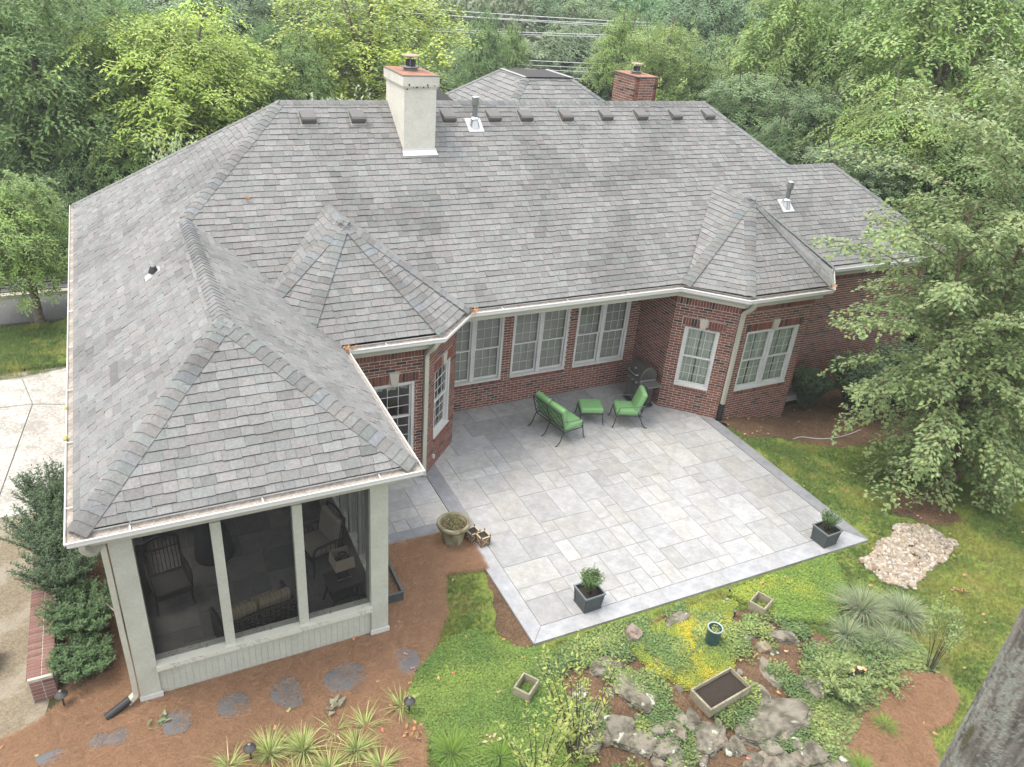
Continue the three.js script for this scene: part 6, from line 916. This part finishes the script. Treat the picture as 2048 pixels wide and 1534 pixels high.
[[11.2, 7.85, 35, 'mixed green leafy patch in front of the tall grasses'], [11.05, 8.3, 36, 'low pale leafed plant between stumps and dark stemmed shrub']].forEach(([x, z, s, label]) => bush('low_plant', label, 'plant', x, z, { h: 0.25, w: 0.5, n: 60, per: 16, leaf: 0.055, m: s === 35 ? G1 : G5, seed: s, up: 0.6 }));
[[18.2, 1.1, 1.7, 1.0, 'dark evergreen bush under the birch against the house'], [19.6, 1.4, 1.9, 1.1, 'larger dark evergreen bush behind the birch'], [16.95, 0.55, 1.2, 0.55, 'small dark evergreen bush at the bay corner'], [20.9, 2.4, 1.8, 1.1, 'dark evergreen bush furthest along the house wall']].forEach(([x, z, h, w, label], i) => bush('evergreen_bush', label, 'shrub', x, z, { h, w, n: 170, per: 60, leaf: 0.085, m: G2, seed: 40 + i, up: 0.75, stem: 0.01, group: 'dark bushes by the house' }));
bush('broadleaf_shrub', 'pale silvery leaved shrub showing over the ridge beside the white chimney', 'shrub', 7.6, -11.4, { h: 6.1, w: 1.2, n: 60, per: 40, leaf: 0.17, wid: 0.4, bare: 0.62, m: leafMat([0.34, 0.40, 0.23], 0.4), seed: 51, up: 1.0, stem: 0.02 });
bush('broadleaf_shrub', 'pale silvery leaved shrub showing over the left hip', 'shrub', 2.75, -11.6, { h: 4.7, w: 0.75, n: 34, per: 36, leaf: 0.16, wid: 0.4, bare: 0.6, m: leafMat([0.34, 0.42, 0.2], 0.4), seed: 52, up: 1.0, stem: 0.02 });
// grasses
function grassClump(name, label, x, z, n, len, wid, spread, m, seed, y = H(x, z), droop = 0.9, cols) {
  const r = rng(seed), p = [], c = []; for (let i = 0; i < n; i++) { const a = r() * 6.283, b = r() * 0.25 * spread, l = len * (0.55 + 0.5 * r()), out = spread * (0.25 + 0.9 * r()), w = wid * (0.7 + 0.6 * r()), dx = Math.cos(a), dz = Math.sin(a), sx = -dz * w / 2, sz = dx * w / 2, col = jit(r, 0.2), k = cols && r() < 0.3 ? cols : [1, 1, 1], bend = (r() - 0.5) * 2, pts = []; for (let q = 0; q <= 5; q++) { const t = q / 5; const ho = b + out * Math.pow(t, 1.5) * (1 + 0.15 * bend * t), side = bend * 0.25 * t * t * out; pts.push([dx * ho - dz * side, l * (t * 1.05 - droop * 0.62 * Math.pow(t, 2.2) * (0.35 + out / spread * 0.65)), dz * ho + dx * side, 1 - t * 0.92]); }
    for (let q = 0; q < 5; q++) { const A = pts[q], B = pts[q + 1]; p.push(A[0] - sx * A[3], A[1], A[2] - sz * A[3], A[0] + sx * A[3], A[1], A[2] + sz * A[3], B[0] + sx * B[3], B[1], B[2] + sz * B[3], A[0] - sx * A[3], A[1], A[2] - sz * A[3], B[0] + sx * B[3], B[1], B[2] + sz * B[3], B[0] - sx * B[3], B[1], B[2] - sz * B[3]); for (let v = 0; v < 6; v++) c.push(col[0] * k[0], col[1] * k[1], col[2] * k[2]); } }
  const g = new THREE.BufferGeometry(); g.setAttribute('position', new THREE.Float32BufferAttribute(p, 3)); g.setAttribute('color', new THREE.Float32BufferAttribute(c, 3)); g.computeVertexNormals(); const o = tag(obj(name, g, m), label, 'grass clump', name === 'striped_grass' ? 'striped grass clumps' : 'grass clumps'); o.position.set(x, y, z); return o;
}
const GG = leafMat([0.20, 0.27, 0.14], 0.35), GL = leafMat([0.29, 0.36, 0.10], 0.35), GT = leafMat([0.18, 0.30, 0.04], 0.35), tan = [2.1, 1.6, 1.9];
grassClump('fountain_grass', 'tallest grey green fountain grass clump by the pebbles', 11.85, 7.05, 950, 0.72, 0.012, 0.55, GG, 1, undefined, 1.05, tan); grassClump('fountain_grass', 'wide fountain grass clump behind the dark stemmed shrub', 12.5, 7.4, 850, 0.68, 0.012, 0.52, GG, 2, undefined, 1.1, tan); grassClump('fountain_grass', 'smaller fountain grass clump nearest the concrete planter', 11.2, 7.35, 520, 0.5, 0.011, 0.42, GG, 3, undefined, 1.1, tan); grassClump('fountain_grass', 'smaller fountain grass clump in front of the wide one', 11.75, 7.7, 420, 0.45, 0.011, 0.38, GG, 4, undefined, 1.1, tan);
[[1.88, 5.92, 130, 0.34, 'striped grass clump touching the black path light'], [2.3, 6.05, 140, 0.35, 'largest striped grass clump, second from the path light'], [2.96, 6.32, 110, 0.3, 'striped grass clump standing alone near the dried leaves'], [2.55, 6.45, 90, 0.27, 'striped grass clump at the picture bottom between two others'], [3.19, 5.98, 34, 0.24, 'sparse striped grass tuft in the open straw'], [2.78, 5.88, 26, 0.15, 'smallest striped grass tuft beside the sparse one'], [1.36, 5.88, 40, 0.28, 'thin striped grass clump before the black path light'], [3.76, 5.86, 50, 0.26, 'striped grass clump behind the lawn edge path light'], [3.2, 6.68, 80, 0.26, 'striped grass clump cut by the picture bottom'], [2.1, 6.5, 60, 0.26, 'striped grass clump below the largest clump']].forEach(([x, z, n, l, label], i) => grassClump('striped_grass', label, x, z, n * 1.3 | 0, l * 1.22, 0.019, 0.33, GL, 60 + i, H(x, z) + 0.02, 0.8, [1.7, 1.45, 2.2]));
grassClump('grass_tuft', 'dense green grass tuft at the lawn corner', 4.15, 6.85, 240, 0.42, 0.012, 0.36, GT, 80, undefined, 0.95); grassClump('grass_tuft', 'bright green grass tuft in the middle of the straw', 10.38, 8.88, 160, 0.3, 0.012, 0.24, GT, 81); grassClump('grass_tuft', 'bright green grass tuft below the straw at picture bottom', 9.5, 9.25, 200, 0.34, 0.012, 0.26, GT, 82); grassClump('grass_tuft', 'green grass tuft by the last rocks', 8.75, 9.35, 150, 0.3, 0.012, 0.24, GT, 83); grassClump('grass_tuft', 'green grass tuft near the foreground sapling', 4.75, 7.15, 180, 0.32, 0.012, 0.28, GT, 84);
// cut stumps
{ const t = thing('cut_stump', 'three freshly cut stems of one stump among the leaves', 'stump', 10.68, H(10.68, 8.0), 8.0); for (const [x, z, h] of [[-0.11, 0, 0.2], [0.02, 0.03, 0.22], [0.12, 0.05, 0.18]]) { const s = obj('stem', tube([[x, 0, z], [x, h, z]], 0.045, 14), M.bark, t); obj('cut_face', new THREE.CylinderGeometry(0.042, 0.042, 0.006, 18).translate(x, h + 0.004, z), std([0.72, 0.45, 0.26]), s); } }

// ------------------------------------------------------------ ground cover: blades, needles, small leaves, pebbles
function scatter(name, label, category, geo, mat, polys, count, seed, place, colour) {
  const r = rng(seed), d = new THREE.Object3D(), list = [], bb = polys.map(q => { const xs = q.map(e => e[0]), zs = q.map(e => e[1]); return [Math.min(...xs), Math.max(...xs), Math.min(...zs), Math.max(...zs)]; }), ar = bb.map(b => (b[1] - b[0]) * (b[3] - b[2])), tot = ar.reduce((a, b) => a + b, 0);
  for (let tries = 0; list.length < count && tries < count * 8; tries++) { let q = r() * tot, k = 0; while (q > ar[k] && k < polys.length - 1) q -= ar[k++]; const b = bb[k], x = lerp(b[0], b[1], r()), z = lerp(b[2], b[3], r()); if (!inside(polys[k], x, z)) continue; const e = place(x, z, r, d); if (e === false) continue; d.updateMatrix(); list.push([d.matrix.clone(), colour ? colour(r, x, z) : null]); }
  const m = new THREE.InstancedMesh(geo, mat, list.length); list.forEach((q, i) => { m.setMatrixAt(i, q[0]); if (q[1]) m.setColorAt(i, q[1]); }); m.name = numbered(name); m.castShadow = m.receiveShadow = true; tag(m, label, category, null, 'stuff'); scene.add(m); return m;
}
const tuft = (n, h, sp, seed, w = 0.006) => { const r = rng(seed), p = []; for (let i = 0; i < n; i++) { const a = r() * 6.283, b = r() * 6.283, x = Math.cos(b) * sp * r(), z = Math.sin(b) * sp * r(), l = h * (0.5 + 0.7 * r()), o = h * 0.8 * r(), sx = -Math.sin(a) * w / 2, sz = Math.cos(a) * w / 2; p.push(x - sx, 0, z - sz, x + sx, 0, z + sz, x + Math.cos(a) * o, l, z + Math.sin(a) * o); } const g = new THREE.BufferGeometry(); g.setAttribute('position', new THREE.Float32BufferAttribute(p, 3)); g.computeVertexNormals(); return g; };
const noPave = (x, z) => !(x > 6.05 && x < 13.72 && z < 5.66 + (13 - x) * -0.01) && !(x < 6.1 && z < 2.45);
const beds = [POLY.straw, POLY.straw2, POLY.gravel, POLY.rockBed, POLY.bare, POLY.houseBed, POLY.shade];
const grassMat = new THREE.MeshPhysicalMaterial({ color: 0xffffff, roughness: 0.85, transmission: 0.25, thickness: 0, side: THREE.DoubleSide });
const grassC = (r, x, z) => { const k = 0.75 + 0.5 * r(), f = fbm(x * 0.8, z * 0.8, 4, 3), y = sat(f + 0.25 * smooth(12.5, 15, x) * smooth(5.5, 7.5, z), 0.0, 0.3); const g = mix3([0.125, 0.215, 0.05], [0.34, 0.35, 0.085], y), dry = r() < 0.1 ? [0.30, 0.25, 0.12] : g; return new THREE.Color().setRGB(dry[0] * k, dry[1] * k, dry[2] * k); };
const thin = (x, z, r) => { const f = fbm(x * 1.1 + 5, z * 1.1, 9, 3); return r() < sat(f, -0.32, 0.0); };
scatter('lawn_grass', 'short patchy green lawn grass around the patio', 'grass', tuft(9, 0.055, 0.035, 1), grassMat, [POLY.lawn], 105000, 3, (x, z, r, d) => { if (!noPave(x, z) || beds.some(b => inside(b, x, z)) || !thin(x, z, r)) return false; d.position.set(x, H(x, z) - 0.003, z); d.rotation.set(0, r() * 6.28, 0); d.scale.setScalar(0.7 + 0.7 * r()); }, grassC);
scatter('lawn_grass', 'shaded lawn grass between the drive and the street', 'grass', tuft(9, 0.06, 0.05, 2), grassMat, [POLY.farLawn], 9000, 4, (x, z, r, d) => { if (x < -3.6 || !thin(x, z, r)) return false; d.position.set(x, H(x, z), z); d.rotation.set(0, r() * 6.28, 0); d.scale.setScalar(0.8 + 0.7 * r()); }, grassC);
const needleG = (() => { const l = [], r = rng(6); for (let i = 0; i < 6; i++) { const a = r() * 3.1416, n = 0.10, w = 0.0009, ox = (r() - 0.5) * 0.08, oz = (r() - 0.5) * 0.08; const c = Math.cos(a), s = Math.sin(a), k = (r() - 0.5) * 0.02, p = t => [ox + c * n * (t - 0.5) - s * k * Math.sin(t * 3), 0.006 * Math.sin(t * 3.1) + 0.003 * i, oz + s * n * (t - 0.5) + c * k * Math.sin(t * 3)], g = new Geo(); for (let q = 0; q < 4; q++) { const A = p(q / 4), B = p((q + 1) / 4); g.quad([A[0] + s * w, A[1], A[2] - c * w], [B[0] + s * w, B[1], B[2] - c * w], [B[0] - s * w, B[1] + 0.001, B[2] + c * w], [A[0] - s * w, A[1] + 0.001, A[2] + c * w]); } l.push(g.get()); } return merge(l); })();
const strawC = r => { const k = 0.72 + 0.5 * r(); return new THREE.Color().setRGB(0.40 * k, (0.215 + 0.035 * r()) * k, 0.135 * k); };
scatter('pine_straw', 'loose brown pine straw mulch round the porch', 'pine straw', needleG, M.needleV, [POLY.straw], 130000, 7, (x, z, r, d) => { if (x > 0.42 && x < 4.05 && z < 4.3 || z < 2.44 && x > 4) return false; if (STEPS.some(s => ((x - s[0]) / s[2]) ** 2 + ((z - s[1]) / s[3]) ** 2 < 1.0) && r() < 0.82 + 0.7 * fbm(x * 4, z * 4, 3, 2)) return false; d.position.set(x, H(x, z) + 0.034 + 0.016 * r(), z); d.rotation.set((r() - 0.5) * 0.4, r() * 6.28, (r() - 0.5) * 0.4); d.scale.setScalar(0.7 + 0.6 * r()); }, strawC);
scatter('pine_straw', 'brown pine straw patch beside the dark stemmed shrub', 'pine straw', needleG, M.needleV, [POLY.straw2], 22000, 8, (x, z, r, d) => { d.position.set(x, H(x, z) + 0.036 + 0.02 * r(), z); d.rotation.set((r() - 0.5) * 0.5, r() * 6.28, (r() - 0.5) * 0.5); d.scale.setScalar(0.7 + 0.6 * r()); }, strawC);
const sprig = (seed, n, rad, leaf, up = 0.5) => { const r = rng(seed), L = new Leaves(); for (let i = 0; i < n; i++) { const a = r() * 6.283, q = rad * Math.sqrt(r()); L.leaf(Math.cos(a) * q, 0.012 + 0.035 * r(), Math.sin(a) * q, Math.cos(a + r()), up * r(), Math.sin(a + r()), (r() - 0.5) * 0.8, 1, (r() - 0.5) * 0.8, leaf * (0.7 + 0.6 * r()), leaf * 0.75, jit(r, 0.2)); } return L.get(); };
const coverMat = leafMat([1, 1, 1], 0.3);
const cc = (a, b) => (r, x, z) => { const f = sat(fbm(x * 1.3, z * 1.3, 14, 3) + (r() - 0.5) * 0.2, -0.1, 0.25), c = mix3(a, b, f), k = 0.75 + 0.5 * r(); return new THREE.Color().setRGB(c[0] * k, c[1] * k, c[2] * k); };
const creep = [[4.05, 5.5], [4.6, 5.05], [5.3, 4.9], [5.75, 5.5], [6.3, 5.75], [6.1, 6.4], [5.9, 7.2], [5.6, 8.2], [4.0, 8.0], [3.95, 6.5], [3.75, 6.0]], moss = [[7.75, 6.0], [8.4, 5.95], [9.3, 5.8], [9.9, 6.0], [9.2, 6.5], [9.0, 7.0], [8.6, 7.35], [7.9, 7.3], [7.55, 6.8], [7.5, 6.3]], lush = [[9.9, 5.75], [12.6, 5.7], [12.0, 6.6], [11.2, 7.0], [10.4, 6.6]];
scatter('creeping_ground_cover', 'bright green creeping ground cover beside the patio', 'ground cover', sprig(1, 10, 0.05, 0.028), coverMat, [creep], 15000, 12, (x, z, r, d) => { if (!noPave(x, z)) return false; d.position.set(x, H(x, z) + 0.005, z); d.rotation.set(0, r() * 6.28, 0); d.scale.setScalar(0.7 + 0.8 * r()); }, cc([0.12, 0.215, 0.035], [0.20, 0.29, 0.05]));
scatter('creeping_ground_cover', 'bright green creeping ground cover before the fountain grasses', 'ground cover', sprig(2, 10, 0.05, 0.026), coverMat, [lush], 8000, 13, (x, z, r, d) => { if (!noPave(x, z)) return false; d.position.set(x, H(x, z) + 0.005, z); d.rotation.set(0, r() * 6.28, 0); d.scale.setScalar(0.7 + 0.8 * r()); }, cc([0.13, 0.22, 0.03], [0.25, 0.31, 0.035]));
scatter('yellow_moss', 'yellow green moss and stonecrop in the rock garden', 'moss', sprig(3, 12, 0.045, 0.018), coverMat, [moss], 9500, 14, (x, z, r, d) => { d.position.set(x, H(x, z) + 0.008, z); d.rotation.set(0, r() * 6.28, 0); d.scale.setScalar(0.7 + 0.8 * r()); }, cc([0.22, 0.29, 0.04], [0.48, 0.43, 0.03]));
scatter('rock_garden_cover', 'patchy small leaved plants between the garden rocks', 'ground cover', sprig(4, 9, 0.06, 0.032), coverMat, [POLY.rockBed], 5000, 15, (x, z, r, d) => { if (fbm(x * 1.6, z * 1.6, 21, 3) < 0.03) return false; d.position.set(x, H(x, z) + 0.02, z); d.rotation.set(0, r() * 6.28, 0); d.scale.setScalar(0.7 + 1.0 * r()); }, cc([0.10, 0.17, 0.05], [0.25, 0.31, 0.08]));
scatter('ivy_cover', 'grey green ivy between straw patches and the large slab', 'ground cover', sprig(5, 9, 0.07, 0.045), coverMat, [[[9.7, 8.0], [10.9, 7.5], [12.2, 7.7], [12.1, 8.4], [11.3, 8.2], [10.7, 8.5], [10.2, 8.5], [9.7, 8.8], [9.3, 9.1], [9.3, 8.6]]], 2600, 16, (x, z, r, d) => { d.position.set(x, H(x, z) + 0.02, z); d.rotation.set(0, r() * 6.28, 0); d.scale.setScalar(0.8 + 1.0 * r()); }, cc([0.13, 0.19, 0.055], [0.24, 0.29, 0.09]));
{ const g = flat(new THREE.IcosahedronGeometry(1, 2)); const P = g.attributes.position; for (let i = 0; i < P.count; i++) { const x = P.getX(i), y = P.getY(i), z = P.getZ(i), s = 1 + 0.16 * fbm(x * 1.3, y * 1.3, z * 1.3 + 2, 2); P.setXYZ(i, x * s, y * s * 0.62, z * s * 0.85); } g.computeVertexNormals();
  scatter('river_pebbles', 'bed of rounded cream and tan river pebbles in the lawn', 'pebbles', g, std([1, 1, 1], { roughness: 0.8 }), [wobble(POLY.gravel, 0.12, 0.15, 9)], 2600, 17, (x, z, r, d) => { if (fbm(x * 1.5, z * 1.5, 31, 2) < -0.26) return false; d.position.set(x, H(x, z) + 0.012 + 0.025 * r(), z); d.rotation.set(r() * 0.6, r() * 6.28, r() * 0.6); d.scale.setScalar(0.022 + 0.03 * r()); }, r => { const k = r(), c = k < 0.45 ? [0.56, 0.47, 0.36] : k < 0.7 ? [0.62, 0.57, 0.50] : k < 0.85 ? [0.40, 0.33, 0.27] : [0.46, 0.33, 0.24], v = 0.5 + 0.45 * r(); return new THREE.Color().setRGB(c[0] * v, c[1] * v, c[2] * v); }); }
// fallen leaves: loose on lawn and straw, caught in the gutters' valleys
function leafPile(name, label, x, y, z, n, rad, m, seed, size = 0.07) { const r = rng(seed), L = new Leaves(); for (let i = 0; i < n; i++) { const a = r() * 6.283, q = rad * Math.sqrt(r()); L.leaf(Math.cos(a) * q, 0.01 + 0.03 * r(), Math.sin(a) * q, r() - 0.5, (r() - 0.3) * 0.7, r() - 0.5, r() - 0.5, 1, r() - 0.5, size * (0.6 + 0.8 * r()), size * 0.6, jit(r, 0.35)); } const o = tag(obj(name, L.get(), m), label, 'leaves', 'fallen leaves'); o.position.set(x, y, z); return o; }
leafPile('dead_leaves', 'brown dead leaves caught where porch roof meets bay gutter', W - 0.02, 3.36, BL.b - 0.02, 46, 0.15, M.deadleaf, 1); leafPile('dead_leaves', 'brown dead leaves caught in the gutter at the bay corner', xl, 3.35, -0.03, 40, 0.13, M.deadleaf, 2); leafPile('dead_leaves', 'brown dead leaves in the gutter below the birch', 16.1, 3.36, 1.02, 30, 0.13, M.deadleaf, 3); leafPile('dead_leaves', 'crisp orange leaves on the straw at the lawn edge', 3.78, H(3.78, 6.36) + 0.05, 6.36, 24, 0.13, M.deadleaf, 4, 0.09); leafPile('dead_leaves', 'brown leaves lying on the lawn beyond the pebbles', 14.15, H(14.15, 7.35) + 0.03, 7.35, 16, 0.14, M.deadleaf, 5, 0.08); leafPile('dead_leaves', 'small leaf scrap on the main roof slope', 3.40, E + p * 2.46 + 0.03, -2.46, 10, 0.06, M.deadleaf, 6); leafPile('dead_leaves', 'brown leaves beside the foreground grass tuft', 4.75, H(4.75, 6.75) + 0.03, 6.85, 18, 0.1, leafMat([0.5, 0.36, 0.26], 0.1), 7, 0.08); leafPile('dead_leaves', 'orange leaves on the drive corner at the picture edge', -1.42, -0.22, 4.5, 18, 0.16, M.deadleaf, 9, 0.09);
leafPile('dried_rosette', 'curled grey green dried rosette on the straw', 2.86, H(2.86, 5.5) + 0.04, 5.5, 14, 0.06, leafMat([0.24, 0.24, 0.17], 0.1), 10, 0.16); leafPile('fallen_green_leaves', 'fallen light green leaflets beside a stepping stone', 0.55, H(0.55, 4.86) + 0.045, 4.84, 14, 0.14, leafMat([0.22, 0.28, 0.14], 0.2), 11, 0.10); leafPile('pot_seedlings', 'small seedlings sprouting in the large stone pot', 5.83, H(5.83, 2.72) + 0.43, 2.72, 130, 0.2, G1, 12, 0.035); leafPile('pot_sprouts', 'green sprouts inside the teal glazed pot', 8.8, H(8.8, 6.66) + 0.33, 6.66, 40, 0.09, G3, 13, 0.045);
scatter('scattered_leaves', 'scattered dry leaf scraps on lawn and straw', 'leaves', sprig(8, 2, 0.02, 0.05, 0.4), M.deadleaf, [POLY.lawn, POLY.straw, POLY.houseBed], 420, 41, (x, z, r, d) => { if (!noPave(x, z) || x < 4 && z < 4.3) return false; d.position.set(x, H(x, z) + 0.045, z); d.rotation.set(0, r() * 6.28, 0); d.scale.setScalar(0.6 + 0.8 * r()); }, r => new THREE.Color().setRGB(1 + r() * 0.8, 1 + r() * 1.0, 1 + r()));

renderer.render(scene, camera);
